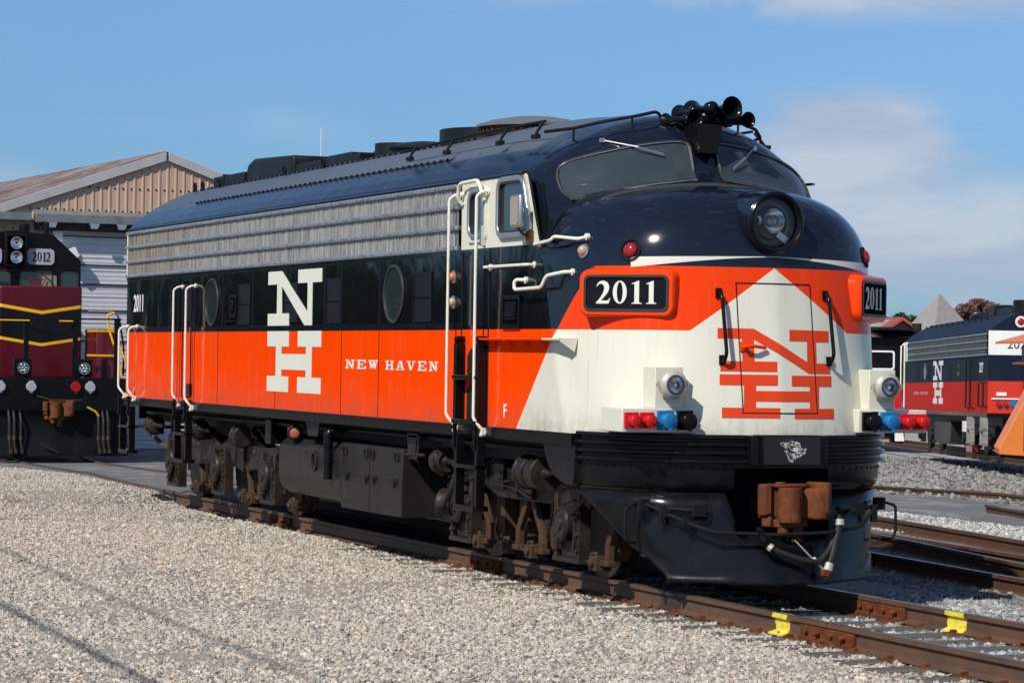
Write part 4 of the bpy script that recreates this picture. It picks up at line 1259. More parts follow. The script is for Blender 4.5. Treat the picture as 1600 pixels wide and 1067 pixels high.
# front two-axle truck
T1 = MB()
y = -YT
T1.prism([(13.05,.98),(14.9,.90),(15.35,.86),(15.62,.76),(15.62,.66),(15.30,.74),(14.98,.66),(13.4,.66),(13.1,.74),(12.75,.80),(12.30,.72),(12.0,.60),(11.98,.70),(12.3,.86),(12.7,.93)], 'y', y-.01, y+.16)
T1.prism([(13.35,.995),(13.60,.985),(13.60,.74),(13.35,.74)], 'y', y-.035, y)
for x in (13.95, 14.33): T1.box(x-.012, x+.012, y-.045, y, .68, .86)
T1.cyl((13.12, y, .90), (13.12, y-.05, .90), .07); T1.cyl((13.5, y-.03, .88), (13.5, y-.045, .88), .04)
T1.box(13.62,13.86,y-.12,y,.82,.84); T1.box(13.72,13.74,y-.10,y-.06,.83,.93)
T1.mirror_y(); 
f1 = T1.build('truck', M['truck'], loco, .012)
for x in (12.48, 15.16): wheelset(f1, x); journal(x, f1, .165 if x > 14 else .16)
brake_cyl(14.62, f1, .16, .15, -1, .95); brake_cyl(12.12, f1, .22, .13, 1, .955)
mb = MB()
mb.lathe((15.0-.30, -YT-.14, .95), (1,0,0), [(0,.15),(.18,.15),(.185,.165),(.21,.165),(.215,.05),(.26,.04),(.3,.02)], 28, True)
mb.tube([(14.95,-YT-.14,.95),(15.10,-YT-.16,.96),(15.3,-YT-.14,1.0)], .02)
both(mb).build('brake_cylinder', M['truck'], f1, .004)
def brake_rig(x, t, s):
    mb = MB()
    mb.prism([(x-.28*s,.66),(x-.18*s,.66),(x+.03*s,.36),(x+.03*s,.16),(x-.06*s,.16),(x-.06*s,.36)], 'y', -1.08, -1.02)
    mb.prism([(x-.02*s,.64),(x+.18*s,.64),(x+.20*s,.30),(x+.05*s,.20),(x-.05*s,.30)], 'y', -.98, -.84)
    mb.box(x-.25, x+.12, -1.12, -1.03, .17, .22); mb.box(x-.2, x-.05, -1.16, -1.0, .12, .25); mb.cyl((x-.12,-1.16,.19),(x-.12,-1.19,.19),.04,n=12)
    mb.tube([(x-.5,-1.08,.18),(x-.3,-1.09,.18),(x-.28,-1.09,.26),(x-.18,-1.09,.27),(x-.17,-1.09,.18),(x-.02,-1.09,.17)], .02, 6)
    both(mb).build('brake_rigging', M['rustytruck'], t, .006)
M['rustytruck'] = simple('rusty_brown_steel', (.075,.040,.020), .65, var=.4, vs=6, grime=.5, gcol=(.04,.028,.02), bump=.15)
brake_rig(13.75, f1, -1); brake_rig(14.35, f1, 1); brake_rig(15.85, f1, -1); brake_rig(13.0, f1, 1)
mb = MB(); mb.lathe((12.30,-YT-.02,.52),(-.8,-.6,0),[(0,.15),(.12,.15),(.13,.16),(.16,.16),(.17,.12),(.19,.12)],24); mb.tube([(12.15,-YT-.16,.50),(12.42,-YT-.22,.52),(12.60,-YT-.22,.62),(12.66,-YT-.16,.85),(12.66,-YT-.1,1.1)], .032, 8, .08)
mb.build('axle_generator', M['truck'], f1, .006)
mb = MB()
mb.tube([(12.2,-1.20,.80),(12.9,-1.22,.88),(13.3,-1.2,.80),(13.9,-1.2,.78),(14.4,-1.22,.72)], .012, 6, .1)
mb.tube([(15.0,-1.24,.70),(15.05,-1.26,.60),(14.97,-1.26,.45),(14.92,-1.26,.35)], .008, 6, .1)
mb.tube([(15.4,-1.22,.62),(15.65,-1.24,.74),(15.9,-1.2,.86)], .03, 8, .05)
mb.build('truck_pipe', M['black'], f1)
# rear three-axle truck
T2 = MB()
T2.prism([(.95,.60),(1.05,.86),(1.35,.92),(1.80,.90),(2.6,.90),(3.05,.93),(3.35,.92),(3.69,.80),(4.05,.92),(4.45,.95),(5.30,.93),(5.75,.84),(6.30,.90),(6.75,.86),(6.75,.74),(6.25,.72),(6.0,.74),(5.62,.60),(5.45,.56),(5.05,.54),(4.86,.50),(4.80,.56),(4.72,.56),(4.70,.50),(4.30,.56),(4.10,.70),(3.69,.74),(3.40,.70),(3.12,.54),(2.2,.50),(2.0,.56),(1.75,.70),(1.42,.74),(1.15,.66)], 'y', y-.01, y+.16)
for x in (4.40, 4.82): T2.box(x-.014, x+.014, y-.045, y, .58, .84)
for x in (2.55, 4.58, 5.16): T2.cyl((x, y, .76), (x, y-.02, .76), .05)
T2.mirror_y(); f2 = T2.build('truck', M['truck'], loco, .014)
for x in (1.42, 3.69, 5.87): wheelset(f2, x); journal(x, f2, .185)
brake_cyl(.62, f2, .25, .13, 1, .98); brake_cyl(2.95, f2, .25, .13, 1, .985)
brake_cyl(5.15, f2, .22, .135, -1, .965)
for x, s in ((2.55,1),(4.8,1),(2.95,-1),(6.9,-1),(5.2,-1)): brake_rig(x, f2, s)
mb = MB()
mb.tube([(5.35,-1.2,.98),(5.5,-1.24,1.02),(5.6,-1.2,1.08),(5.75,-1.15,.98),(5.9,-1.15,.92)], .045, 8, .05); mb.cyl((5.45,-1.2,1.0),(5.62,-1.25,1.04),.07)
mb.build('sander_valve', M['black'], f2, .01)
# underfloor: dark equipment, tank, battery box
mb = MB(); mb.box(.1, 15.9, -1.05, 1.05, 1.02, 1.24); mb.box(6.4, 12.2, -.9, .9, .35, 1.05); 

mb.tube([(.3,-1.25,1.15),(6.0,-1.25,1.17),(11.8,-1.28,1.18),(15.2,-1.28,1.17)], .03)
mb.build('underframe', M['truckdk'], loco, .01)
mb = MB()
tp = [(-1.40,.93),(-1.34,1.0),(-1.1,1.05),(0,1.08)]
sec = [(-1.10,1.06),(-1.30,1.03),(-1.40,.93),(-1.40,.55),(-1.36,.44),(-1.25,.37),(-1.0,.32),(1.0,.32),(1.25,.37),(1.36,.44),(1.40,.55),(1.40,.93),(1.30,1.03),(1.10,1.06)]
mb.prism(sec, 'x', 7.05, 9.36)
tk = mb.build('fuel_tank', M['tank'], loco, .02, angle=50)
mb = MB(); mb.ring(circ(8.45,.80,.105,28,.12), circ(8.45,.80,.075,28,.09), 'y', -1.425, -1.39); both(mb).build('port_ring', M['tank'], tk)
mb = MB(); mb.prism(circ(8.45,.80,.08,28,.095), 'y', -1.405, -1.39); both(mb).build('port', M['matblack'], tk)
mb = MB(); mb.tube([(9.12,-1.30,1.16),(9.12,-1.42,1.17),(9.12,-1.47,1.13),(9.12,-1.47,.62)], .052, 14, .08); mb.cyl((9.12,-1.47,.98),(9.12,-1.47,1.0),.062); mb.cyl((9.12,-1.47,.80),(9.12,-1.47,.83),.062)
mb.dome((9.12,-1.40,1.17),(0,-.5,.8),.075,.06); mb.build('vent_pipe', M['black'], loco)
mb = MB(); mb.box(9.38, 11.36, -1.40, 1.40, .325, 1.045); bx = mb.build('battery_box', M['tank'], loco, .012)
mb = MB()
for x in (9.52, 10.22, 10.42, 11.2):
    mb.ring(rrect(x-.075,x+.075,.90,1.0,.02), rrect(x-.045,x+.045,.915,.985,.015), 'y', -1.415, -1.39)
for x in (9.6,10.25,10.5,11.15): mb.cbox((x,-1.405,.70), (.12,.02,.04)); mb.cbox((x,-1.41,.665), (.03,.03,.07))
mb.box(9.38, 11.36, -1.404, -1.39, .697, .703); mb.box(10.33,10.337,-1.404,-1.39,.33,1.04)
add_rivets(mb, [(x,-1.40,.40) for x in np.arange(9.5,11.3,.18)], .010); add_rivets(mb, [(11.31,-1.40,z) for z in np.arange(.4,1.0,.1)], .010)
mb.build('box_door_fittings', M['truckdk'], bx)
mb = MB(); mb.ring([(-.2,1.2),(.2,1.2),(.12,.95),(-.12,.95)],[(-.15,1.17),(.15,1.17),(.09,.98),(-.09,.98)],'y',-1.38,-1.36)
mb.v = [(v[0]+11.62, v[1], v[2]) for v in mb.v]; mb.prism([(11.45,1.22),(11.75,1.22),(11.68,1.0),(11.55,1.0)], 'y', -1.38,-1.36); mb.prism([(8.2,1.25),(8.7,1.25),(8.62,1.08),(8.28,1.08)], 'y', -1.44,-1.42)
mb.tube([(11.40,-1.3,.95),(11.42,-1.38,1.0),(11.48,-1.38,1.0),(11.9,-1.35,1.0)], .02); mb.cyl((12.0,-1.1,1.0),(12.0,-1.1,1.2),.09); mb.cyl((12.25,-1.15,.98),(12.25,-1.15,1.2),.07)
mb.build('hanger_bracket', M['tank'], loco, .005)
mb = MB(); mb.cyl((7.55,-1.35,1.10),(7.72,-1.42,1.09),.09); mb.cyl((7.48,-1.33,1.10),(7.55,-1.35,1.10),.06); mb.tube([(7.2,-1.3,.98),(7.45,-1.35,1.08)],.03)
mb.build('filler_cap', M['truckdk'], loco, .008); mb = MB(); mb.cyl((7.505,-1.42,1.10),(7.50,-1.43,1.10),.05); mb.dome((7.74,-1.425,1.09),(1,-.5,0),.06,.02); mb.build('filler_disc', simple('faded_red', (.35,.08,.05), .5), loco)

def ladder(x0, x1, zt=1.26, zb=.56, mid=.95, mat=None, y=-1.50):
    mb = MB()
    for x in (x0, x1-.06):
        mb.prism([(x,zt),(x+.06,zt),(x+.06,zb+.03),(x+.05,zb),(x,zb)], 'y', y-.10, y-.01)
    mb.prism([(x0+.03,zb),(x1-.03,zb),(x1-.03,zb+.05),(x0+.03,zb+.05)], 'y', y-.12, y+.04)
    mb.box(x0, x1, y-.12, y+.03, mid, mid+.035)
    for x in (x0+.03, x1-.03):
        mb.box(x-.02, x+.02, y-.125, y-.09, zt-.14, zt+.14); mb.cyl((x,y-.12,zt-.1),(x,y-.145,zt-.1),.016,n=8); mb.cyl((x,y-.12,zt+.07),(x,y-.145,zt+.07),.016,n=8)
    both(mb); return mb.build('step_ladder', mat or M['black'], loco, .018, seg=3)
ladder(13.38, 13.98, 1.27, .545, .95); ladder(3.0, 3.6, 1.25, .56, .92); ladder(.04, .62, 1.24, .57, .93)
mb = MB(); mb.box(6.28, 6.52, -1.34, -1.1, .92, 1.22); mb.build('junction_box', M['black'], f2, .01)
mb = MB()   # hoses and pipes at the rear end
mb.tube([(-.15,-.9,1.15),(.05,-1.1,1.1),(.3,-1.2,.85),(.75,-1.15,.70),(1.0,-1.1,.66)], .035, 8, .1)
mb.build('rear_pipe', M['brownpipe'], loco)
mb = MB()
for x, y_, zb in ((-.2,-.75,.42),(-.22,-.45,.36),(-.2,-.15,.45),(-.2,.25,.4)): mb.tube([(x+.1,y_,1.2),(x,y_,.9),(x-.02,y_+.05,zb+.15),(x-.02,y_,zb)], .03, 8, .08); mb.cbox((x-.02,y_,zb), (.07,.08,.12))
mb.tube([(-.15,-1.2,.92),(-.15,1.2,.92)], .02)
mb.build('air_hose', M['brownpipe'], loco)
coupler(-.30, .85, sgn=-1)
mb = MB(); mb.box(-.06, 0.02, -1.3, 1.3, 1.05, 1.36); mb.build('rear_beam', M['black'], loco, .01)
mb = MB(); mb.box(-.10, 0.0, -.42, .42, 1.4, 3.3); mb.build('end_door_frame', M['rubber'], loco, .02)

# ================================================================== SETTING
def gz(x, y):
    def ss(v, a, b):
        t = max(0, min(1, (v-a)/(b-a))); return t*t*(3-2*t)
    z = -.185 + .155*(1-ss(x, -.9, .9))*(1-ss(y, 5, 9))
    if y > 6: z -= min(.033*(y-6), 1.5)
    if x < -6: z -= min(.024*(-6-x), .24)
    z += .035*ss(-y, 2.2, 4.0)*ss(x, 1, 4)      # ballast shoulder falls, yard surface a little higher
    return z

# camera and light
cam_d = bpy.data.cameras.new('camera'); cam = bpy.data.objects.new('camera', cam_d); COL.objects.link(cam)
CP = Vector((37.8696, -11.0347, 2.0485)); yaw, pit, rol = R(157.735), R(.2764), R(.8809)
fw = Vector((math.cos(yaw)*math.cos(pit), math.sin(yaw)*math.cos(pit), math.sin(pit)))
rt = Vector((math.sin(yaw), -math.cos(yaw), 0)); up = rt.cross(fw)
r2 = rt*math.cos(rol) + up*math.sin(rol); u2 = -rt*math.sin(rol) + up*math.cos(rol)
cam.matrix_world = Matrix(((r2.x, u2.x, -fw.x, CP.x), (r2.y, u2.y, -fw.y, CP.y), (r2.z, u2.z, -fw.z, CP.z), (0,0,0,1)))
cam_d.sensor_width = 36; cam_d.lens = 4214.45/1600*36; cam_d.clip_start = .1; cam_d.clip_end = 9000
S.camera = cam
FH = Vector((math.cos(yaw), math.sin(yaw), 0)); RH = rt
def far(depth, px):            # ground position of something standing at a depth along the line of sight
    p = CP + FH*depth + RH*((px-800)/4214.45*depth); return p.x, p.y

sd = bpy.data.lights.new('sun', 'SUN'); sd.energy = 4.75; sd.angle = R(.53); sd.color = (1, .955, .88)
sun = bpy.data.objects.new('sun', sd); COL.objects.link(sun)
sv = Vector((math.cos(R(SUN_EL))*math.cos(R(SUN_AZ)), math.cos(R(SUN_EL))*math.sin(R(SUN_AZ)), math.sin(R(SUN_EL))))
sun.rotation_euler = sv.to_track_quat('Z', 'Y').to_euler()

w = bpy.data.worlds.new('World'); S.world = w; w.use_nodes = True
t = NT(w.node_tree); w.node_tree.nodes.clear()
out = t.n.new('ShaderNodeOutputWorld'); bg = t.n.new('ShaderNodeBackground'); t.l.new(bg.outputs[0], out.inputs[0])
sky = t.n.new('ShaderNodeTexSky'); sky.sky_type = 'NISHITA'; sky.sun_disc = False
sky.sun_elevation = R(SUN_EL); sky.sun_rotation = R(90 - SUN_AZ); sky.altitude = 0; sky.air_density = 1.0; sky.dust_density = .3; sky.ozone_density = 1.6
gen = t.coord('Generated'); gx, gy, gzz = t.xyz(gen)
# deepen the hazy band near the horizon, then lay soft clouds in it
el = t.smooth(gzz, -.02, .30)
tint = t.mix(el, (.285, .535, .92), (.80, .95, 1.12))
base = t.mix(1.0, sky.outputs[0], tint, 'MULTIPLY')
gv = t.scale(gen, (5.2, 5.2, 17))
az = t.add(t.mul(gx, rt.x), t.mul(gy, rt.y))       # to the right of the view, in world axes
n1 = t.noise(gv, 1.5, 8, .56, .25)
n2 = t.noise(t.scale(gen, (2.0, 2.0, 26)), 2.1, 5, .5)
def blob(ca, ce, wa, we):
    q1 = t.m('DIVIDE', t.sub(az, ca), wa); q2 = t.m('DIVIDE', t.sub(gzz, ce), we)
    return t.m('EXPONENT', t.mul(-1.0, t.add(t.mul(q1, q1), t.mul(q2, q2))))
n3 = t.noise(t.scale(gen, (1, 1, 2.0)), 15, 10, .60, .2)
tot = t.mul(t.mn(t.mul(blob(.122, .080, .034, .015), 1.4), 1.0), 1.35)
for (ca, ce, wa, we, k) in ((.175,.048,.085,.020,1.05),(.12,.132,.11,.008,1.0),(-.095,.083,.045,.010,.30),(.02,.150,.16,.012,.35),(-.20,.06,.05,.012,.4),(.10,.018,.10,.010,.45),(.15,.022,.12,.028,.5),(.45,.12,.20,.05,.9),(-.5,.15,.25,.06,.9)):
    tot = t.add(tot, t.mul(blob(ca, ce, wa, we), k))
cov = t.mul(tot, t.smooth(n3, .22, .66))
gen_cov = t.mul(t.smooth(n1, .52, .74), t.smooth(gzz, .17, .35))
cl = t.mx(t.smooth(cov, .05, .95), gen_cov)
wisp = t.mul(t.smooth(n2, .45, .8), t.mul(t.smooth(gzz, .13, .0), .26))
shade = t.noise(t.scale(gen, (5, 5, 20)), 2.2, 4, .5)
ccol = t.mix(t.smooth(shade, .35, .6), (4.3, 4.85, 6.1), (5.8, 6.15, 6.9))
c = t.mix(t.mul(cl, .80), base, ccol)
c = t.mix(wisp, c, (5.3, 5.9, 7.0))
t.l.new(c, bg.inputs[0]); bg.inputs[1].default_value = .10
S.view_settings.view_transform = 'Standard'; S.view_settings.look = 'None'; S.view_settings.exposure = 0; S.view_settings.gamma = 1
S.cycles.max_bounces = 6; S.cycles.transmission_bounces = 4; S.cycles.caustics_reflective = False; S.cycles.caustics_refractive = False

# ground sheet
def mat_ground():
    m, t, b = newmat('yard_ground')
    p = t.pos(); x, y, z = t.xyz(p)
    # gravel
    cells = t.voro(p, 26, 'F1', 'Color'); cd = t.voro(p, 26, 'F1', 'Distance')
    cr = t.xyz(cells)[0]
    c = t.ramp(cr, [(0,(.16,.15,.14)),(.2,(.28,.26,.23)),(.45,(.38,.345,.30)),(.7,(.46,.40,.34)),(.88,(.54,.49,.43)),(1,(.36,.26,.17))])
    c = t.mix(t.smooth(cd, .3, .7), c, (.04,.036,.032))
    big = t.noise(p, .35, 5, .6)
    c = t.mix(t.mul(t.smooth(big, .45, .7), .5), c, (.30,.265,.225))
    fine = t.mix(t.noise(p, 30, 5, .7), (.10,.095,.09), (.30,.28,.255))
    yard = t.mul(t.smooth(y, -.9, -1.5), t.smooth(t.noise(p, .55, 3, .5), .52, .42))
    c = t.mix(t.mul(yard, .85), c, t.mix(t.noise(p, 45, 6, .8), (.24,.21,.175), (.50,.44,.37)))
    # darker ballast under the loco and along the tracks
    dark_bed = t.mul(t.smooth(t.m('ABSOLUTE', y), 1.9, 1.2), t.lt(x, 17))
    c = t.mix(t.mul(dark_bed, .75), c, (.04,.037,.034))
    # asphalt pad behind, and the crossing on the far side
    nn = t.mul(t.sub(t.noise(p, 1.1, 4), .5), 1.6)
    pad = t.mul(t.smooth(t.add(x, nn), .2, -.5), t.smooth(y, 8, 6.5))
    padL = t.mul(pad, t.smooth(t.add(y, t.mul(nn, .5)), -1.6, -.6))
    yy = t.add(y, t.mul(x, .25))
    cross = t.mul(t.gt(t.add(yy, nn), 10.3), t.lt(t.add(yy, t.mul(nn, .6)), 14.6))
    greyfar = t.mul(t.smooth(yy, 14.4, 15.4), .85)
    asp = t.mix(t.noise(p, 3, 6, .65), (.12,.118,.115), (.19,.185,.18))
    asp = t.mix(t.smooth(t.noise(p, .8, 5, .7), .5, .62), asp, (.27,.26,.245))
    c = t.mix(greyfar, c, t.mix(t.add(t.mul(t.noise(p, 2.6, 8, .85), .75), t.mul(t.noise(p, 14, 4, .8), .25)), (.06,.058,.055), (.62,.605,.575)))
    c = t.mix(t.mx(padL, cross), c, asp)
    # worn fine-gravel way on the near left
    way = t.mul(t.smooth(t.add(x, t.mul(nn, 2)), 2, -4), t.smooth(y, -.8, -2.5))
    c = t.mix(t.mul(way, .35), c, fine)
    P_(b, col=c, rough=.9, spec=.25)
    h = t.sub(t.noise(p, 34, 6, .75), t.mul(cd, .9))
    P_(b, normal=t.bump(h, .7, .025))
    return m
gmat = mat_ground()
def axis(lo, hi, step, farv):
    a = list(np.arange(lo, hi+.01, step)); k = step
    up_ = []; v = hi
    while v < farv: k *= 1.35; v += k; up_.append(v)
    dn = []; v = lo; k = step
    while v > -farv: k *= 1.35; v -= k; dn.append(v)
    return dn[::-1] + a + up_
gxs = axis(-30, 40, .4, 4000); gys = axis(-14, 26, .4, 4000)
mb = MB(); nx_, ny_ = len(gxs), len(gys)
rnd = random.Random(3)
from mathutils import noise as mn
vs = []
for x in gxs:
    for y in gys:
        u = .012*mn.noise(Vector((x*.6, y*.6, 0))) + .02*mn.noise(Vector((x*.17, y*.17, 3)))
        if abs(y) < 1.3: u *= .3
        vs.append((x, y, gz(x, y)+u))
mb.add(vs, [(i*ny_+j, (i+1)*ny_+j, (i+1)*ny_+j+1, i*ny_+j+1) for i in range(nx_-1) for j in range(ny_-1)])
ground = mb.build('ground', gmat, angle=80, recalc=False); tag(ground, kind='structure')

# stones: geometry nodes on patches, one stuff object per area
def mat_stone():
    m, t, b = newmat('crushed_stone')
    oi = t.n.new('ShaderNodeObjectInfo').outputs['Random']
    v = t.coord()
    c = t.ramp(oi, [(0,(.20,.188,.168)),(.14,(.31,.285,.248)),(.30,(.41,.373,.318)),(.46,(.485,.42,.342)),(.64,(.555,.467,.372)),(.84,(.655,.575,.47)),(.93,(.52,.36,.21)),(1,(.34,.315,.295))])
    c = t.mix(t.mul(t.noise(v, 30, 4, .7), .35), c, (.30,.28,.25))
    P_(b, col=c, rough=.85, spec=.3); return m
stone_m = mat_stone()
def mat_stone2(name, k):
    m, t, b = newmat(name)
    oi = t.n.new('ShaderNodeObjectInfo').outputs['Random']
    c = t.ramp(oi, [(0,tuple(.12*q for q in k)),(.3,tuple(.22*q for q in k)),(.6,tuple(.33*q for q in k)),(.9,tuple(.46*q for q in k)),(1,(.30,.2,.13))])
    P_(b, col=c, rough=.85, spec=.3); return m
def gravel(name, polys, density, smin_, smax_, mat, seed, label=None):
    me = bpy.data.meshes.new(name)
    bm = bmesh.new()
    for poly in polys:
        (xa, xb), (ya, yb) = poly
        nx = max(1, int((xb-xa)/.6)); ny = 14
        g = [[bm.verts.new((xa+(xb-xa)*i/nx, yab(xa+(xb-xa)*i/nx, ya)+(yab(xa+(xb-xa)*i/nx, yb)-yab(xa+(xb-xa)*i/nx, ya))*j/ny, 0)) for j in range(ny+1)] for i in range(nx+1)]
        for r_ in g:
            for v_ in r_: v_.co.z = gz(v_.co.x, v_.co.y) - .004
        for i in range(nx):
            for j in range(ny):
                bm.faces.new((g[i][j], g[i+1][j], g[i+1][j+1], g[i][j+1]))
    bm.to_mesh(me); bm.free(); me.materials.append(mat)
    o = bpy.data.objects.new(name, me); COL.objects.link(o)
    ng = bpy.data.node_groups.new(name+'_nodes', 'GeometryNodeTree')
    ng.interface.new_socket('Geometry', in_out='INPUT', socket_type='NodeSocketGeometry')
    ng.interface.new_socket('Geometry', in_out='OUTPUT', socket_type='NodeSocketGeometry')
    N = ng.nodes; Lk = ng.links
    gi = N.new('NodeGroupInput'); go = N.new('NodeGroupOutput')
    dp = N.new('GeometryNodeDistributePointsOnFaces'); dp.inputs['Density'].default_value = density; dp.inputs['Seed'].default_value = seed
    ico = N.new('GeometryNodeMeshIcoSphere'); ico.inputs['Radius'].default_value = .5; ico.inputs['Subdivisions'].default_value = 2
    nz = N.new('ShaderNodeTexNoise'); nz.inputs['Scale'].default_value = 2.1; nz.inputs['Detail'].default_value = 1.0
    vm = N.new('ShaderNodeVectorMath'); vm.operation = 'SUBTRACT'; vm.inputs[1].default_value = (.5,.5,.5)
    vs_ = N.new('ShaderNodeVectorMath'); vs_.operation = 'SCALE'; vs_.inputs['Scale'].default_value = 1.15
    sp = N.new('GeometryNodeSetPosition'); sm = N.new('GeometryNodeSetMaterial'); sm.inputs['Material'].default_value = mat
    Lk.new(nz.outputs['Color'], vm.inputs[0]); Lk.new(vm.outputs[0], vs_.inputs[0]); Lk.new(vs_.outputs[0], sp.inputs['Offset'])
    Lk.new(ico.outputs['Mesh'], sp.inputs['Geometry']); Lk.new(sp.outputs[0], sm.inputs['Geometry'])
    ssm = N.new('GeometryNodeSetShadeSmooth'); ssm.inputs['Shade Smooth'].default_value = False; Lk.new(sm.outputs[0], ssm.inputs['Geometry'])
    ip = N.new('GeometryNodeInstanceOnPoints')
    dn = N.new('ShaderNodeTexNoise'); dn.inputs['Scale'].default_value = .55; dn.inputs['Detail'].default_value = 3.0
    dm_ = N.new('ShaderNodeMapRange'); dm_.inputs['From Min'].default_value = .40; dm_.inputs['From Max'].default_value = .58
    dm_.inputs['To Min'].default_value = density*.22; dm_.inputs['To Max'].default_value = density*1.12
    Lk.new(dn.outputs[0], dm_.inputs['Value']); Lk.new(dm_.outputs[0], dp.inputs['Density'])
    rr = N.new('FunctionNodeRandomValue'); rr.data_type = 'FLOAT_VECTOR'; rr.inputs[0].default_value = (0,0,0); rr.inputs[1].default_value = (6.28,6.28,6.28)
    rs = N.new('FunctionNodeRandomValue'); rs.data_type = 'FLOAT'; rs.inputs[2].default_value = 0; rs.inputs[3].default_value = 1; rs.inputs['Seed'].default_value = 5
    pw = N.new('ShaderNodeMath'); pw.operation = 'POWER'; pw.inputs[1].default_value = 1.9
    mr = N.new('ShaderNodeMapRange'); mr.inputs['To Min'].default_value = smin_; mr.inputs['To Max'].default_value = smax_
    rv = N.new('FunctionNodeRandomValue'); rv.data_type = 'FLOAT_VECTOR'; rv.inputs[0].default_value = (.7,.7,.55); rv.inputs[1].default_value = (1.3,1.1,.9); rv.inputs['Seed'].default_value = 9
    vv = N.new('ShaderNodeVectorMath'); vv.operation = 'MULTIPLY'
    Lk.new(rs.outputs[1], pw.inputs[0]); Lk.new(pw.outputs[0], mr.inputs['Value'])
    Lk.new(mr.outputs[0], vv.inputs[0]); Lk.new(rv.outputs[0], vv.inputs[1])
    Lk.new(gi.outputs[0], dp.inputs['Mesh']); Lk.new(dp.outputs['Points'], ip.inputs['Points']); Lk.new(ssm.outputs[0], ip.inputs['Instance'])
    Lk.new(rr.outputs[0], ip.inputs['Rotation']); Lk.new(vv.outputs[0], ip.inputs['Scale'])
    Lk.new(ip.outputs[0], go.inputs[0])
    md = o.modifiers.new('scatter', 'NODES'); md.node_group = ng
    tag(o, label or 'loose crushed stone spread over the yard', 'gravel', kind='stuff')
    return o
LINE = {'a': lambda x: -9.2, 'edge': lambda x: -9.4}
def yab(x, y):
    # the near strip follows the diagonal edge of the view
    if y == 'near': return -3.4 - .335*min(max(x+4, 0), 24)*.62
    return y
gravel('gravel', [((4, 23.5), ('near', -.84))], 1150, .024, .062, stone_m, 1, 'pale crushed stone covering the open yard in front of the track')
gravel('gravel', [((-11, 4), ('near', -.84))], 850, .020, .052, stone_m, 6, 'pale crushed stone beside the rear of the track')
gravel('ballast', [((x_+.13, x_+.39), (-.67, .67)) for x_ in np.arange(9.03, 24, .52)] + [((15.5, 23.5), (.84, 2.6))], 900, .025, .065, mat_stone2('grey_ballast', (1.05,1.08,1.05)), 2, 'grey ballast between and beside the rails')
gravel('ballast', [((7, 23.5), (2.6, 6.0))], 500, .028, .065, mat_stone2('dark_ballast', (.7,.72,.7)), 3, 'darker ballast around the far turnout')
gravel('gravel', [((1, 18), (7.2, 10.6))], 520, .028, .062, mat_stone2('white_stone', (1.5,1.46,1.36)), 4, 'whitish crushed stone strip beyond the turnout')

leaf_m = simple('dry_leaf', (.22,.11,.05), .7, var=.4, vs=30)
mb = MB(); rl = random.Random(11)
for k in range(520):
    side = rl.random()
    x = rl.uniform(12, 23.5)
    y = -.80-abs(rl.gauss(0, .12)) if side < .35 else .90+abs(rl.gauss(0, .15)) if side < .6 else rl.uniform(-.65,.66) if side < .75 else rl.choice((-.62,.62))+rl.gauss(0,.05)
    c_ = Vector((x, y, gz(x, y)+rl.uniform(.01,.045))); a_ = Vector((rl.gauss(0,1), rl.gauss(0,1), rl.gauss(0,.35))).normalized(); b_ = a_.cross(Vector((rl.gauss(0,.3), rl.gauss(0,.3), 1))).normalized(); q = rl.uniform(.012,.03)
    mb.add([c_-a_*q, c_+b_*q*.6, c_+a_*q, c_-b_*q*.6], [(0,1,2,3)])
tag(mb.build('fallen_leaves', leaf_m, recalc=False), 'small dry brown leaves lying along the rails', 'leaves', kind='stuff')

gravel('gravel', [((-50, 0), (15.5, 42))], 20, .07, .17, mat_stone2('grey_far_stone', (.72,.70,.67)), 8, 'grey coarse gravel in front of the red and navy locomotive')
gravel('gravel', [((0, 16), (14.5, 19))], 40, .04, .09, mat_stone2('grey_mid_stone', (.85,.83,.80)), 9, 'grey gravel beyond the far rusty track')
# ---- railway tracks
def rail_mesh(mb, path, top=.0, h=.17):
    prof = [(-.0375,0),(.0375,0),(.0375,-.035),(.010,-.048),(.009,-.135),(.07,-.158),(.07,-h),(-.07,-h),(-.07,-.158),(-.009,-.135),(-.010,-.048),(-.0375,-.035)]
    n = len(prof); vs = []
    for i, p in enumerate(path):
        a = path[max(i-1,0)]; b = path[min(i+1, len(path)-1)]
        d = Vector((b[0]-a[0], b[1]-a[1])).normalized(); nn = Vector((-d.y, d.x))
        for q in prof: vs.append((p[0]+nn.x*q[0], p[1]+nn.y*q[0], p[2]+top+q[1]))
    fs = [(i*n+j, i*n+(j+1) % n, (i+1)*n+(j+1) % n, (i+1)*n+j) for i in range(len(path)-1) for j in range(n)]
    return mb.add(vs, fs)
def my(x):
    if x >= 0: return 0.0
    if x > -15: return .0045*x*x
    return 1.0125 - .135*(x+15)
def mz(x): return 0.0 if x > -6 else -min(.024*(-6-x), .24)
xs_ = list(np.arange(-60, -20, 4)) + list(np.arange(-20, 26, 1.0)) + list(np.arange(26, 90, 6))
trk = empty('railway_track', (0,0,0), 0, 'rusty railway track with yellow paint marks, under the big orange locomotive', 'railway track')
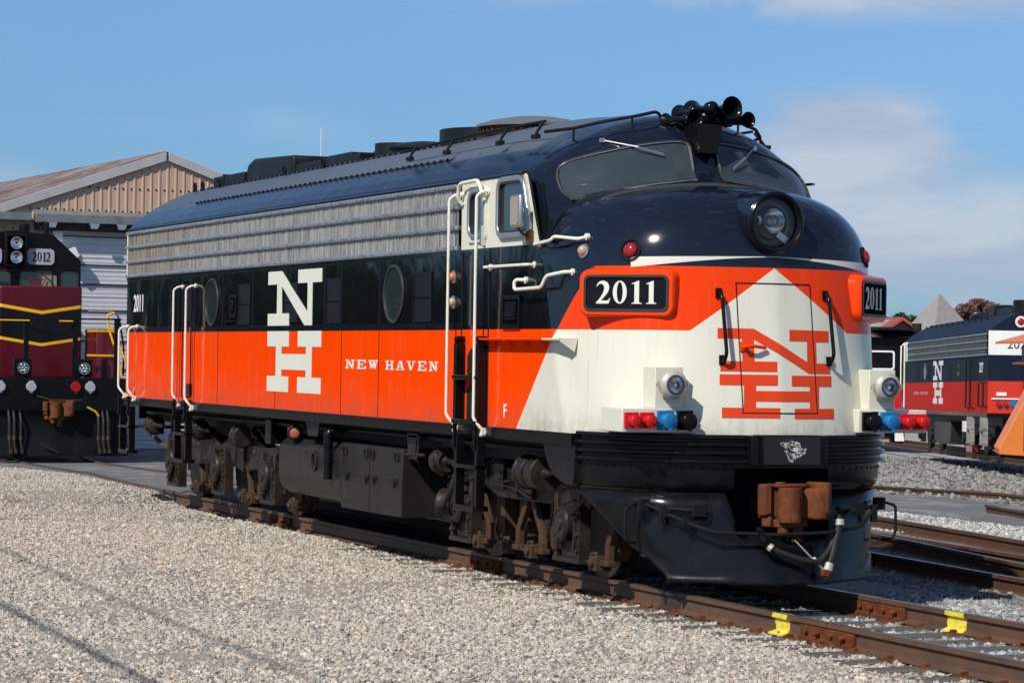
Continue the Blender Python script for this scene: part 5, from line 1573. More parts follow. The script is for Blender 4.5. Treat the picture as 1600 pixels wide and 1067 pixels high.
for s in (-1, 1):
    mb = MB(); rail_mesh(mb, [(x, my(x)+s*.755, mz(x)) for x in xs_])
    r_ = mb.build('rail', M['railmark'], trk, angle=30)
    mb = MB(); mb.add([(x, my(x)+s*.755+o, mz(x)+.0012) for x in xs_ for o in (-.022*1, .022*1)], [(2*i, 2*i+2, 2*i+3, 2*i+1) for i in range(len(xs_)-1)])
    mb.build('running_band', M['railhead'], r_, recalc=False)
    # joint bar with bolts
    for jx in ((19.4, 12.2, 5.2) if s < 0 else (17.6,)):
        mb = MB()
        for q in (-1, 1):
            mb.box(jx-.42, jx+.42, s*.755+q*.030-.016, s*.755+q*.030+.016, -.142, -.045); mb.box(jx-.42, jx+.42, s*.755+q*.055-.014, s*.755+q*.055+.014, -.158, -.128)
        for k in range(4):
            bxx = jx-.30+.2*k
            mb.cyl((bxx, s*.755-.06, -.09), (bxx, s*.755-.10 if k % 2 else s*.755-.075, -.09), .024, n=8)
        mb.build('joint_bar', M['rusty'], r_, .006)
        mb = MB(); mb.box(jx-.004, jx+.004, s*.755-.039, s*.755+.039, -.04, .0022); mb.build('joint_gap', M['matblack'], r_)
    mb = MB(); k0 = 0
    for x in np.arange(9.03, 24, .52):
        pass
for x in np.arange(9.03, 24, .52):
    mb = MB(); yo = random.uniform(-.04, .04); za = random.uniform(-.172, -.160)
    mb.box(x-.115, x+.115, -1.30+yo, 1.30+yo, -.33, za)
    ti = mb.build('tie', M['wood'], trk, .012)
    for s in (-1, 1):
        mb = MB(); mb.box(x-.09, x+.09, s*.755-.17, s*.755+.17, -.172, -.158)
        for q in (-1, 1): mb.cbox((x+.03*q, s*.755+q*.088, -.150), (.04,.05,.03))
        mb.build('tie_plate', M['rusty'], ti, .004)
def side_track(pairs, label, group_mat, top, ties=None, x0=-30, x1=40, sink=(0, 0)):
    tr = empty('railway_track', (0, pairs[0][0], 0), 0, label, 'railway track')
    for (c_, sl), sk in zip(pairs, sink):
        xs2 = np.arange(x0, x1, 3.0)
        mb = MB(); rail_mesh(mb, [(x, c_+sl*x-pairs[0][0], gz(x, c_+sl*x)+top-sk) for x in xs2]); r_ = mb.build('rail', group_mat, tr, angle=30)
        mb = MB(); mb.add([(x, c_+sl*x-pairs[0][0]+o, gz(x, c_+sl*x)+top-sk+.0012) for x in xs2 for o in (-.024, .024)], [(2*i, 2*i+2, 2*i+3, 2*i+1) for i in range(len(xs2)-1)])
        mb.build('running_band', M['railhead'], r_, recalc=False)
    if ties is not None:
        for x in ties:
            ya = min(p[0]+p[1]*x for p in pairs) - .55; yb = max(p[0]+p[1]*x for p in pairs) + .55
            mb = MB(); mb.box(x-.115, x+.115, ya-pairs[0][0], yb-pairs[0][0], gz(x, ya)-.2, gz(x, (ya+yb)/2)+.012); mb.build('tie', M['wood'], tr, .01)
    return tr
A0 = 3.62+.089*12.28
side_track([(A0, -.089), (A0+1.51, -.089)], 'dark shaded railway track nearest behind the big locomotive', M['rail'], .165, np.arange(10, 24, .6))
B0 = 5.22+.19*10
side_track([(B0-.05, -.19), (B0+1.46, -.19)], 'railway track whose far rail stands brown in the sun before the whitish stone', M['rail'], .165, None)
side_track([(12.3+.30*2, -.30), (12.3+.6+1.55, -.30)], 'railway track coming out of the asphalt crossing', M['rail'], .13, None, 0, 40, (0, .10))
side_track([(16.77-.09*4.87, -.09), (16.77-.09*4.87+1.5, -.09)], 'rusty railway track beyond the asphalt crossing', M['rail'], .12, None, -30, 30, (0, .11))

# ================================================================== LEFT LOCOMOTIVE 2012
M['maroon'] = simple('maroon_paint', (.115,.009,.016), .25, var=.12, coat=.3)
M['yellow'] = simple('yellow_paint', (.75,.42,.01), .35, var=.08)
M['locoblk'] = simple('switcher_black', (.0045,.0045,.005), .35, var=.25, spec=.2)
M['plate'] = simple('number_plate_grey', (.36,.37,.40), .4, var=.06)
M['darkred'] = simple('dark_red_socket', (.32,.008,.01), .4)
M['plough'] = simple('dull_plow_black', (.006,.006,.007), .5, var=.4, grime=.3, gcol=(.03,.025,.02), spec=.15)
L2 = empty('road_switcher', (-15.5, 1.0, -.22), 0, 'maroon and black locomotive with yellow chevron stripes and number 2012, at the left edge', 'locomotive')
mb = MB()   # plow
for zs in (0,):
    rows = []
    for z, o in ((.10,.10),(.13,.10),(.35,.0),(.7,-.06),(.95,.0),(1.0,.05)):
        rows.append([(o-abs(y)*.12, y, z) for y in np.linspace(-1.5, 1.5, 21)])
    n = 21; mb.add([p for r_ in rows for p in r_], [(i*n+j, i*n+j+1, (i+1)*n+j+1, (i+1)*n+j) for i in range(5) for j in range(n-1)])
mb.box(-.6,-.15,-1.2,1.2,.3,1.0)
mb.build('plow', M['plough'], L2, angle=50)
mb = MB(); mb.box(-.62,-.22,-1.45,1.45,1.0,1.62); mb.box(-.58,-.30,-1.5,1.5,1.55,1.66); mb.box(-14,-.6,-1.5,1.5,1.30,1.62); mb.build('frame_deck', M['locoblk'], L2, .01)
coupler(.15, 1.02, L2, M['rusty'])
mb = MB()   # V nose
def vn(x0, x1, hw, z0, z1, xr): mb.prism([(xr,-hw),(x0,-hw),(x1,0),(x0,hw),(xr,hw)], 'z', z0, z1)
M['nose2012'] = None
m, t, b = newmat('chevron_nose_paint'); v = t.coord(); x, y, z = t.xyz(v)
zz = t.add(z, t.mul(t.m('ABSOLUTE', y), -.16))
st = t.mx(t.mul(t.gt(zz, 2.95), t.lt(zz, 3.015)), t.mul(t.gt(zz, 2.29), t.lt(zz, 2.35)))
blk = t.mul(t.gt(zz, 2.36), t.lt(zz, 2.93))
c = t.mix(blk, (.080,.005,.010), (.005,.005,.006)); c = t.mix(st, c, (.78,.42,.01))
P_(b, col=c, rough=.25, spec=.3); M['nose2012'] = m
vn(-1.60, -1.50, .86, 1.62, 3.52, -3.6)
nz2 = mb.build('nose', M['nose2012'], L2, .05, seg=3)
mb = MB(); mb.cbox((-1.9,-.05,3.60),(.12,.2,.1)); mb.cbox((-1.9,-.05,3.66),(.12,.3,.03)); mb.build('bell_bracket', M['maroon'], L2)
mb = MB()
cabp = [(-1.42,1.62),(1.42,1.62),(1.42,4.12),(.82,4.66),(.0,4.74),(-.82,4.66),(-1.42,4.12)]
mb.prism(cabp, 'x', -6.0, -3.5)
mb.build('cab', M['locoblk'], L2, .03).location.y = -.15
mb = MB(); mb.box(-3.53,-3.32,-.20,.20,3.98,4.62); mb.box(-3.45,-3.32,-.24,.24,3.95,4.66)
hb_ = mb.build('headlight_housing', M['locoblk'], L2, .02); hb_.location.y = -.17
for z in (4.16, 4.46):
    mb = MB(); mb.lathe((-3.28,0,z),(1,0,0),[(-.035,.02),(-.03,.07),(-.01,.11),(.015,.12),(.015,.13),(-.04,.135)],24,False); mb.build('headlight', M['chrome'], hb_)
for s in (-1, 1):
    mb = MB(); mb.prism(rrect(s*.56-.29, s*.56+.29, 4.02, 4.36, .09), 'x', -3.5, -3.47); g = mb.build('number_board', M['plate'], L2); g.location.y = -.17
    mb = MB(); glyphs_text(mb, '201', s*.56-.19, 4.09, .20, .15, 'x', -3.47, -3.465, adv=.72, thin=.7); glyphs_text(mb, '2', s*.56+.105, 4.09, .20, .15, 'x', -3.47, -3.465); mb.build('numerals', M['matblack'], g)
    for y0_, y1_ in ((.12, .78), (1.0, 1.34)):
        a_, b_ = sorted((s*y0_, s*y1_))
        mb = MB(); mb.prism(rrect(a_, b_, 3.30, 3.86, .07), 'x', -3.5, -3.49); g = mb.build('front_window', M['glass'], L2); g.location.y = -.15
        mb = MB(); mb.ring(rrect(a_-.025, b_+.025, 3.275, 3.885, .09), rrect(a_, b_, 3.30, 3.86, .07), 'x', -3.5, -3.475); mb.build('gasket', M['rubber'], g)
mb = MB(); mb.prism(rrect(.42,.74,3.36,3.80,.05), 'x', -3.489, -3.486); mb.build('painted_reflection', simple('pale_window_reflection', (.25,.24,.17), .5), L2)  # pale plate on the glass, painted to imitate a window reflection
mb = MB(); mb.tube([(-3.46,.40,3.86),(-3.44,.62,3.66),(-3.44,.75,3.5)], .009); mb.tube([(-3.45,.50,3.72),(-3.44,.33,3.35)], .008); mb.build('wiper', M['rubber'], L2)
mb = MB(); mb.box(-14,-6,-.9,.9,1.62,4.2); mb.box(-13.5,-7,-.6,.6,4.2,4.45); mb.cyl((-5,.35,4.6),(-5,.35,4.95),.12); mb.cyl((-4.6,.75,4.5),(-4.6,.75,4.98),.06); mb.build('long_hood', M['locoblk'], L2, .02)
mb = MB(); mb.box(-1.9, -.9, 1.0, 1.45, 1.62, 2.66); mb.build('side_box', M['maroon'], L2, .02)
mb = MB(); mb.box(-1.905,-.895,.995,1.455,2.60,2.64); mb.box(-1.905,-.895,.995,1.455,2.1,2.14); mb.build('stripe', M['yellow'], L2)
mb = MB()
for y_ in (-1.25,-.55,.45,1.30): mb.box(-.45,-.37,y_-.045,y_+.045,1.62,2.85 if abs(y_) > 1 else 2.78)
for y_ in (1.30,-1.25): mb.cbox((-.41,y_,2.86),(.1,.16,.04))
mb.tube([(-.41,.45,2.85),(-.41,1.30,2.86),(-.9,1.42,2.86)], .016); mb.tube([(-.41,-.55,2.85),(-.41,-1.25,2.86)], .016)
ch = [(-.41, -.55+1.0*k/12, 2.74-.20*(1-((k-6)/6)**2)) for k in range(13)]; mb.tube(ch, .018, 6)
mb.tube([(-3.5,1.44,3.05),(-3.2,1.95,3.05),(-3.1,2.02,2.9),(-3.0,2.1,2.3),(-3.0,2.1,1.7)], .022, 8, .1)
mb.build('front_railing', M['locoblk'], L2)
mb = MB()
mb.tube([(-.35,-.5,2.80),(-.35,-1.2,2.80)], .016); mb.tube([(-.34,.1,2.80),(-.34,.38,2.80)], .016)
mb.tube([(-.8,1.34,2.99),(-.8,1.20,2.96),(-.8,1.22,2.70),(-.7,1.45,1.95),(-.7,1.54,1.4),(-.7,1.57,.93)], .022, 8, .1)
mb.tube([(-.8,1.23,2.72),(-.75,1.38,2.55),(-.7,1.60,1.9),(-.7,1.66,1.3),(-.7,1.63,.93)], .020, 8, .08)
mb.tube([(-.2,1.47,1.25),(-.2,1.52,1.50),(-.2,1.80,1.56),(-.2,1.86,1.3)], .020, 8, .06)
mb.tube([(.0,.62,1.08),(.0,.78,1.0),(0,.86,.9)], .02)
mb.build('yellow_handrail', M['yellow'], L2)
for y_ in (-.62, .62):
    mb = MB(); mb.cbox((-.42,y_-.04*0,1.86),(.14,.36,.36)); g = mb.build('ditch_light_box', M['locoblk'], L2, .01)
    mb = MB(); mb.lathe((-.35,y_,1.85),(1,0,0),[(0,.15),(.05,.15),(.06,.13)],28); mb.build('housing', M['locoblk'], g)
    mb = MB()
    for k in range(7):
        r_ = 0 if k == 6 else .062; q = k*math.pi/3
        mb.dome((-.29, y_+r_*math.cos(q), 1.85+r_*math.sin(q)), (1,0,0), .030, .012, 12)
    mb.lathe((-.30,y_,1.85),(1,0,0),[(0,.115),(.02,.115),(.02,.100),(.01,.098)],28); mb.build('lamp_face', M['chrome'], g)
for y_, mt in ((-.48,'plate'),(.42,'darkred'),(.72,'plate'),(-1.1,'plate')):
    mb = MB(); mb.lathe((-.22,y_,1.48),(1,0,0),[(0,.10),(.05,.105),(.07,.095)],24); mb.cbox((-.18,y_,1.58),(.05,.08,.04)); mb.cbox((-.18,y_,1.37),(.04,.05,.03)); mb.build('jumper_socket', M[mt], L2)
mb = MB()
for y_ in (-.85,-.95,-.72,.85,.95,1.05): mb.tube([(-.1,y_,1.0),(.02,y_,.8),(.04,y_,.4),(.06,y_+.02,.22)], .028, 8, .08)
mb.build('air_hose', M['hose'], L2)
mb = MB()
for y_ in (-.85,-.95,-.72,.85,.95,1.05): mb.cbox((.07,y_+.02,.2),(.05,.05,.08)); mb.cyl((.03,y_,.5),(.04,y_,.42),.034,n=10)
mb.tube([(.1,-.35,.36),(.12,0,.18),(.1,.05,.16)], .012); mb.tube([(-.1,-.4,1.3),(.0,-.1,1.22),(.0,.5,1.22)], .012)
mb.build('hose_fittings', M['rustytruck'], L2)
mb = MB()
for x_ in (-2.2,-4.9,-10.5,-13.0):
    for s in (-1, 1): mb.cyl((x_, s*.72, .5), (x_, s*.86, .5), .5, n=32)
mb.box(-13.6,-1.5,-1.05,1.05,.45,1.3); mb.build('running_gear', M['truckdk'], L2)
for s in (-1, 1):
    mb = MB(); mb.box(-1.2,-.6,s*1.5-.08,s*1.5+.08,.4,1.5); 
    for z in (.45,.8,1.15): mb.box(-1.2,-.6,s*1.5-.15,s*1.5+.15,z,z+.03)
    mb.build('step_ladder', M['locoblk'], L2)

# ================================================================== RIGHT LOCOMOTIVE 2027
def oldf():
    px, py = far(80, 1545); px += RH.x*1.5; py += RH.y*1.5
    Lr = empty('older_diesel_locomotive', (px, py, -.80), 0, 'weathered red, navy and white diesel locomotive numbered 2027 standing far right', 'locomotive')
    Lr.rotation_euler = (R(.0), R(.8), yaw)
    m, t, b = newmat('faded_livery'); v = t.coord(); x, y, z = t.xyz(v)
    sv_ = t.noise(t.scale(v, (7,7,.6)), 1.5, 6, .7)
    navy = t.mix(sv_, (.006,.009,.018), (.018,.026,.045)); red = t.mix(sv_, (.42,.010,.004), (.56,.022,.008))
    c = t.mix(t.gt(z, 2.28), red, navy); P_(b, col=c, rough=.5, spec=.05); fm = m
    prof = [(1.5,1.27),(1.5,3.76)] + [(a, bz) for a, bz in ROOF[::-1][1:]]
    prof = prof + [(-a, bz) for a, bz in prof[::-1][1:]]
    mb = MB(); mb.prism(prof, 'x', 0, 17.0)
    mb.prism([(p[0]*.9, p[1] if p[1] < 3 else 3+(p[1]-3)*.5) for p in prof], 'x', 17.0, 18.4)
    mb.build('body', fm, Lr, .03)
    mb = MB(); mb.prism([(1.5,3.06),(1.5,3.78),(-1.5,3.78),(-1.5,3.06)], 'x', -.012, 0); mb.box(16.3,17.2,1.5,1.512,3.05,3.74)
    mb.build('white_panel', M['decalwhite'], Lr)
    mb = MB(); mb.box(-.010,0,-1.5,1.5,1.30,2.28); mb.build('end_panel', simple('end_red', (.62,.035,.012), .25, coat=.2), Lr)
    mb = MB(); n = 420; vs = []; fs = []
    for i, x_ in enumerate(np.linspace(.25, 15.9, n)):
        y_ = 1.515 + (.014 if i % 4 in (1,2) else 0); vs += [(x_, y_, 3.08), (x_, y_, 3.69)]
    for i in range(n-1): fs.append((2*i, 2*i+2, 2*i+3, 2*i+1))
    mb.add(vs, fs); g = mb.build('side_grille', simple('dull_grille', (.10,.095,.088), .5, metal=.3, var=.5, vs=2), Lr, recalc=False)
    mb = MB()
    for z in (3.07,3.27,3.48,3.69): mb.box(.2,15.95,1.5,1.545,z-.022,z+.022)
    mb.build('grille_strip', M['strip'], g)
    # logo, reading from the nose end backwards on this side
    fl = Matrix.Translation((16.9, 3.0+.009, 0)) @ Matrix.Rotation(math.pi, 4, 'Z')
    lg = side_logo(Lr, 6.6, M['decalwhite']); lg.data.transform(Matrix.Translation((17.0, 0, 0)) @ Matrix.Rotation(math.pi, 4, 'Z') )
    mb = MB(); nm(2.3, 3.5, 'NEW', mb); nm(3.8, 5.4, 'HAVEN', mb); o = mb.build('road_name_lettering', M['plate'], Lr); o.data.transform(Matrix.Translation((17.0, 0, 0)) @ Matrix.Rotation(math.pi, 4, 'Z'))
    back = lambda x, z: Matrix.Translation((x, 1.507, z)) @ Matrix.Rotation(math.pi, 4, 'Z') @ Matrix.Rotation(R(90), 4, 'X')
    sans_text('side_number', '2027', .42, M['decalwhite'], Lr, back(1.5, 2.55), sx=.8, bold=.006)
    sans_text('end_number', '2027', .42, M['matblack'], Lr, Matrix.Translation((-.016, .95, 3.25)) @ Matrix.Rotation(R(-90), 4, 'Z') @ Matrix.Rotation(R(90), 4, 'X'), sx=.9)
    mb = MB(); mb.box(0, 17, 1.44, 1.52, 1.22, 1.33); mb.box(-.03,0,-1.5,1.5,1.2,1.33); mb.build('side_sill', M['black'], Lr)
    mb = MB()
    for x_, za, zb in ((2.4,1.45,2.95),(3.2,1.45,2.95),(.15,1.5,2.25),(.95,1.5,2.25)): mb.tube([(x_,1.5,zb),(x_,1.62,zb-.03),(x_,1.62,za+.03),(x_,1.5,za)], .03, 6)
    mb.build('handrail', M['matblack'], Lr)
    mb = MB()
    for x_ in (16.25, 17.1): mb.tube([(x_,1.5,3.7),(x_,1.62,3.6),(x_,1.62,1.4)], .03, 6)
    mb.build('handrail', M['creamtube'], Lr)
    for x_ in (5.3, 12.2):
        mb = MB(); mb.prism(circ(x_, 2.66, .3), 'y', 1.5, 1.506); mb.build('porthole', M['glass'], Lr)
    mb = MB()
    for x_ in (6.6, 10.9, 13.5): mb.box(x_, x_+.55, 1.5, 1.505, 2.38, 2.86)
    mb.build('air_screen', M['matblack'], Lr)
    mb = MB(); mb.lathe((-.0,.55,4.05),(-1,0,0),[(0,.17),(.03,.17),(.035,.12)],24); o = mb.build('class_lamp', M['creamtube'], Lr); mb = MB(); mb.dome((-.03,.55,4.05),(-1,0,0),.11,.04,16); mb.build('lens', M['redlens'], o)
    mb = MB(); mb.box(-.35,0,-.45,.45,1.35,3.5); mb.build('end_door_frame', M['matblack'], Lr, .03)
    mb = MB()
    for y_, r_ in ((1.2,.07),(1.0,.07)): mb.cyl((-.12,y_,1.62),(-.0,y_,1.62),r_)
    mb.build('jumper_socket', M['redlens'], Lr); mb = MB(); mb.cyl((-.12,.75,1.62),(0,.75,1.62),.1); mb.build('jumper_socket', M['blue'], Lr); mb = MB(); mb.box(-.05,0,.5,1.4,1.74,1.78); mb.box(-.03,0,.95,1.25,1.85,1.95); mb.build('socket_plate', M['decalwhite'], Lr)
    mb = MB(); mb.cyl((1.5,0,4.3),(1.5,0,4.75),.5); mb.cyl((3.8,0,4.3),(3.8,0,4.6),.35); mb.box(2.2,5.2,-.4,.4,4.35,4.58); mb.box(5.0,5.9,-.15,.45,4.3,4.72); mb.build('roof_hatch', M['roofblack'], Lr, .03)
    mb = MB(); mb.lathe((8.5,0,4.35),(0,0,1),[(0,.6),(.12,.6),(.25,.3),(.28,.0)],28); mb.build('roof_dome', M['roofblack'], Lr)
    mb = MB()
    for x_ in np.arange(2.5,15,1.1): mb.cyl((x_,1.1,4.15),(x_,1.1,4.24),.03,n=8)
    mb.tube([(3,.9,4.28),(15,.9,4.28)],.015); mb.build('roof_bolts', M['matblack'], Lr)
    mb = MB(); mb.box(.3,16.5,-1,1,.85,1.22)
    for x_ in (1.6,3.8,6.0,12.6,15.2):
        for s in (-1,1): mb.cyl((x_, s*.72, .5), (x_, s*.86, .5), .5, n=28)
        mb.box(x_-.22,x_+.22,1.0,1.14,.22,.75); mb.cyl((x_,1.14,.5),(x_,1.24,.5),.18)
    mb.box(.8,6.8,1.0,1.13,.6,.92); mb.box(12,16,1.0,1.13,.6,.92); 
    mb.build('truck', M['truckdk'], Lr, .01)
    mb = MB(); mb.prism([(7.6,.35),(8.0,.25),(10.6,.25),(11.0,.35),(11.0,1.0),(7.6,1.0)], 'y', -1.35, 1.35); mb.build('fuel_tank', M['tank'], Lr, .03)
    for x_ in (2.55, .2):
        mb = MB()
        for q in (0,.5): mb.box(x_+q,x_+q+.07,1.45,1.6,.35,1.2)
        for z in (.38,.8): mb.box(x_,x_+.57,1.45,1.62,z,z+.04)
        mb.build('step_ladder', simple('worn_white', (.30,.29,.27), .5, var=.3, vs=6, grime=.5), Lr)
    mb = MB(); mb.box(4.0,4.5,1.3,1.5,.72,1.05); mb.build('white_box', M['decalwhite'], Lr); mb = MB(); mb.box(3.2,4.3,1.2,1.4,.1,.3); mb.build('hand_brake_box', M['redlens'], Lr)
    # its track
    tr = empty('railway_track', (px, py, -.80), 0, 'rusty railway track under the red and navy locomotive at far right', 'railway track'); tr.rotation_euler = Lr.rotation_euler
    for s in (-1, 1):
        mb = MB(); rail_mesh(mb, [(x_, s*.755, 0) for x_ in range(-40, 40, 4)]); mb.build('rail', M['rail'], tr)
oldf()

# orange wedge snow plough at the right edge
def plough():
    px, py = far(62, 1600)
    o = empty('snow_plow', (px, py, -.42), yaw, 'orange wedge snow plow with riveted blade and roof, cut by the right edge', 'snow plow')
    MO = simple('plow_orange', (.72,.20,.04), .4, var=.15, vs=2, grime=.3, gcol=(.2,.08,.03), gs=3)
    mb = MB()   # local x away from camera, y to the left
    mb.add([(0,.52,.35),(0,-2.4,.2),(0,-2.4,3.2),(0,-.42,2.3),(.9,.45,.35),(.9,-2.4,.2),(.9,-2.4,3.2),(.9,-.42,2.3),(0,.56,.50),(.9,.5,.5)],
           [(0,1,2,3,8),(4,9,7,6,5),(0,8,9,4),(8,3,7,9),(3,2,6,7),(2,1,5,6),(1,0,4,5)])
    g = mb.build('blade', MO, o, .01)
    mb = MB(); 
    for k in range(40):
        f = k/39; add_rivets(mb, [(-.004, .50+(-.42-.50)*f, .52+(2.3-.52)*f)], .016, (-1,0,0))
        add_rivets(mb, [(-.004, -.05, .4+1.0*f), (-.004,-.42,.4+1.3*f)], .013, (-1,0,0))
    mb.build('rivets', simple('pale_rivets', (.75,.5,.25), .4), g)
    mb = MB(); mb.box(-.06,0,-.12,-.02,.42,1.15); mb.box(-.06,0,-.62,-.40,.35,1.35); mb.box(-.1,0,-.28,-.2,.6,.8); mb.build('hinge', M['matblack'], g, .01)
    mb = MB(); mb.add([(-.6,.12,2.90),(-.6,-2.5,3.65),(3,-2.5,3.65),(3,.12,2.90),(-.6,.12,2.95),(-.6,-2.5,3.70),(3,-2.5,3.70),(3,.12,2.95)], [(0,1,2,3),(4,7,6,5),(0,4,5,1),(3,2,6,7),(0,3,7,4),(1,5,6,2)])
    mb.build('wing_roof', MO, o)
    mb = MB(); mb.add([(-.3,.05,2.46),(-.3,-2.5,2.75),(0,-2.5,2.75),(0,.05,2.46),(-.3,.05,2.84),(-.3,-2.5,3.4),(0,-2.5,3.4),(0,.05,2.84)], [(0,1,2,3),(4,7,6,5),(0,4,5,1),(3,2,6,7),(0,3,7,4),(1,5,6,2)]); mb.build('wing_beam', M['locoblk'], o)
    mb = MB(); mb.add([(-.32,.08,2.42),(-.32,-2.5,2.5),(1.4,-2.5,2.5),(1.4,.0,2.42),(-.32,.08,2.46),(-.32,-2.5,2.74),(1.4,-2.5,2.74),(1.4,.0,2.46)], [(0,1,2,3),(4,7,6,5),(0,4,5,1),(3,2,6,7),(0,3,7,4),(1,5,6,2)]); mb.build('wing_plate', simple('rust_orange', (.30,.09,.03), .6, grime=.3), o)
    mb = MB(); mb.box(1.2,9,-3.9,-1.9,.3,2.9); mb.build('plow_body', MO, o, .03)
    mb = MB()
    for x_ in (2.0, 4.0, 7.5):
        for q in (-3.6, -2.1): mb.cyl((x_, q-.07, .2), (x_, q+.07, .2), .5, n=24)
    mb.box(1.2,8.5,-3.6,-2.0,-.1,.35); mb.build('wheels', M['truckdk'], o)
plough()

# dark and blue rail car behind, with a white framed window
px, py = far(112, 1385)
car = empty('railway_car', (px, py, -1.3), yaw, 'black railway car with white framed window and blue lower body, behind the right number board', 'railway car')
mb = MB(); mb.box(0,12,-1.5,1.5,2.0,4.3); mb.build('body', M['locoblk'], car, .03)
mb = MB(); mb.prism([(-1.75,4.25),(-.9,4.6),(.9,4.6),(1.75,4.25),(1.75,4.33),(.9,4.72),(-.9,4.72),(-1.75,4.33)], 'x', -.6, 12.5); mb.build('roof', M['roofblack'], car)
mb = MB(); mb.box(-.15,.0,-1.9,1.4,1.0,2.1); mb.box(.5,12,-1.5,1.5,1.0,2.0); mb.build('lower_body', simple('blue_body', (.01,.13,.30), .4), car)
mb = MB(); mb.ring(rrect(-.35,.9,2.95,3.75,.12), rrect(-.28,.82,3.02,3.68,.08), 'x', -.04, 0); mb.build('window_frame', M['decalwhite'], car)
mb = MB(); mb.cyl((-.3,-1.3,2.0),(-.3,-1.3,4.5),.18); mb.cyl((.3,-1.3,4.3),(.3,-1.3,4.9),.2); mb.build('stack', M['tank'], car)
mb = MB(); mb.box(-.8,0,-2.4,1.5,2.35,2.65); mb.box(0,12,-1.2,1.2,.5,1.0); mb.build('platform', M['roofblack'], car)
mb = MB()
for x_ in (1.2, 3.0, 9.2, 11.0):
    for q in (-.72, .72): mb.cyl((x_, q-.07, .12), (x_, q+.07, .12), .48, n=24)
mb.box(.6,3.6,-.9,.9,.1,.6); mb.box(8.6,11.6,-.9,.9,.1,.6); mb.build('truck', M['truckdk'], car)
px, py = far(92, 1405)
mb = MB(); mb.add([(0,-.12,1.1),(0,.12,1.1),(0,.05,1.9),(0,-.08,2.0),(.05,-.12,1.1),(.05,.12,1.1),(.05,.05,1.9),(.05,-.08,2.0)], [(0,1,2,3),(4,7,6,5),(0,4,5,1),(3,2,6,7),(0,3,7,4),(1,5,6,2)])
tgt = empty('marker_board', (px, py, -.9), yaw, 'slim upright board, red above and white below, left of the red and navy locomotive', 'sign')
mb = MB(); mb.box(0,.04,-.10,.12,1.25,1.95); mb.build('red_board', simple('signal_red', (.6,.01,.012), .4), tgt, .01)
mb = MB(); mb.add([(0,-.22,.2),(0,.1,.2),(0,.12,1.25),(0,-.08,1.25),(.04,-.22,.2),(.04,.1,.2),(.04,.12,1.25),(.04,-.08,1.25)], [(0,1,2,3),(4,7,6,5),(0,4,5,1),(3,2,6,7),(0,3,7,4),(1,5,6,2)]); mb.build('white_board', M['decalwhite'], tgt)

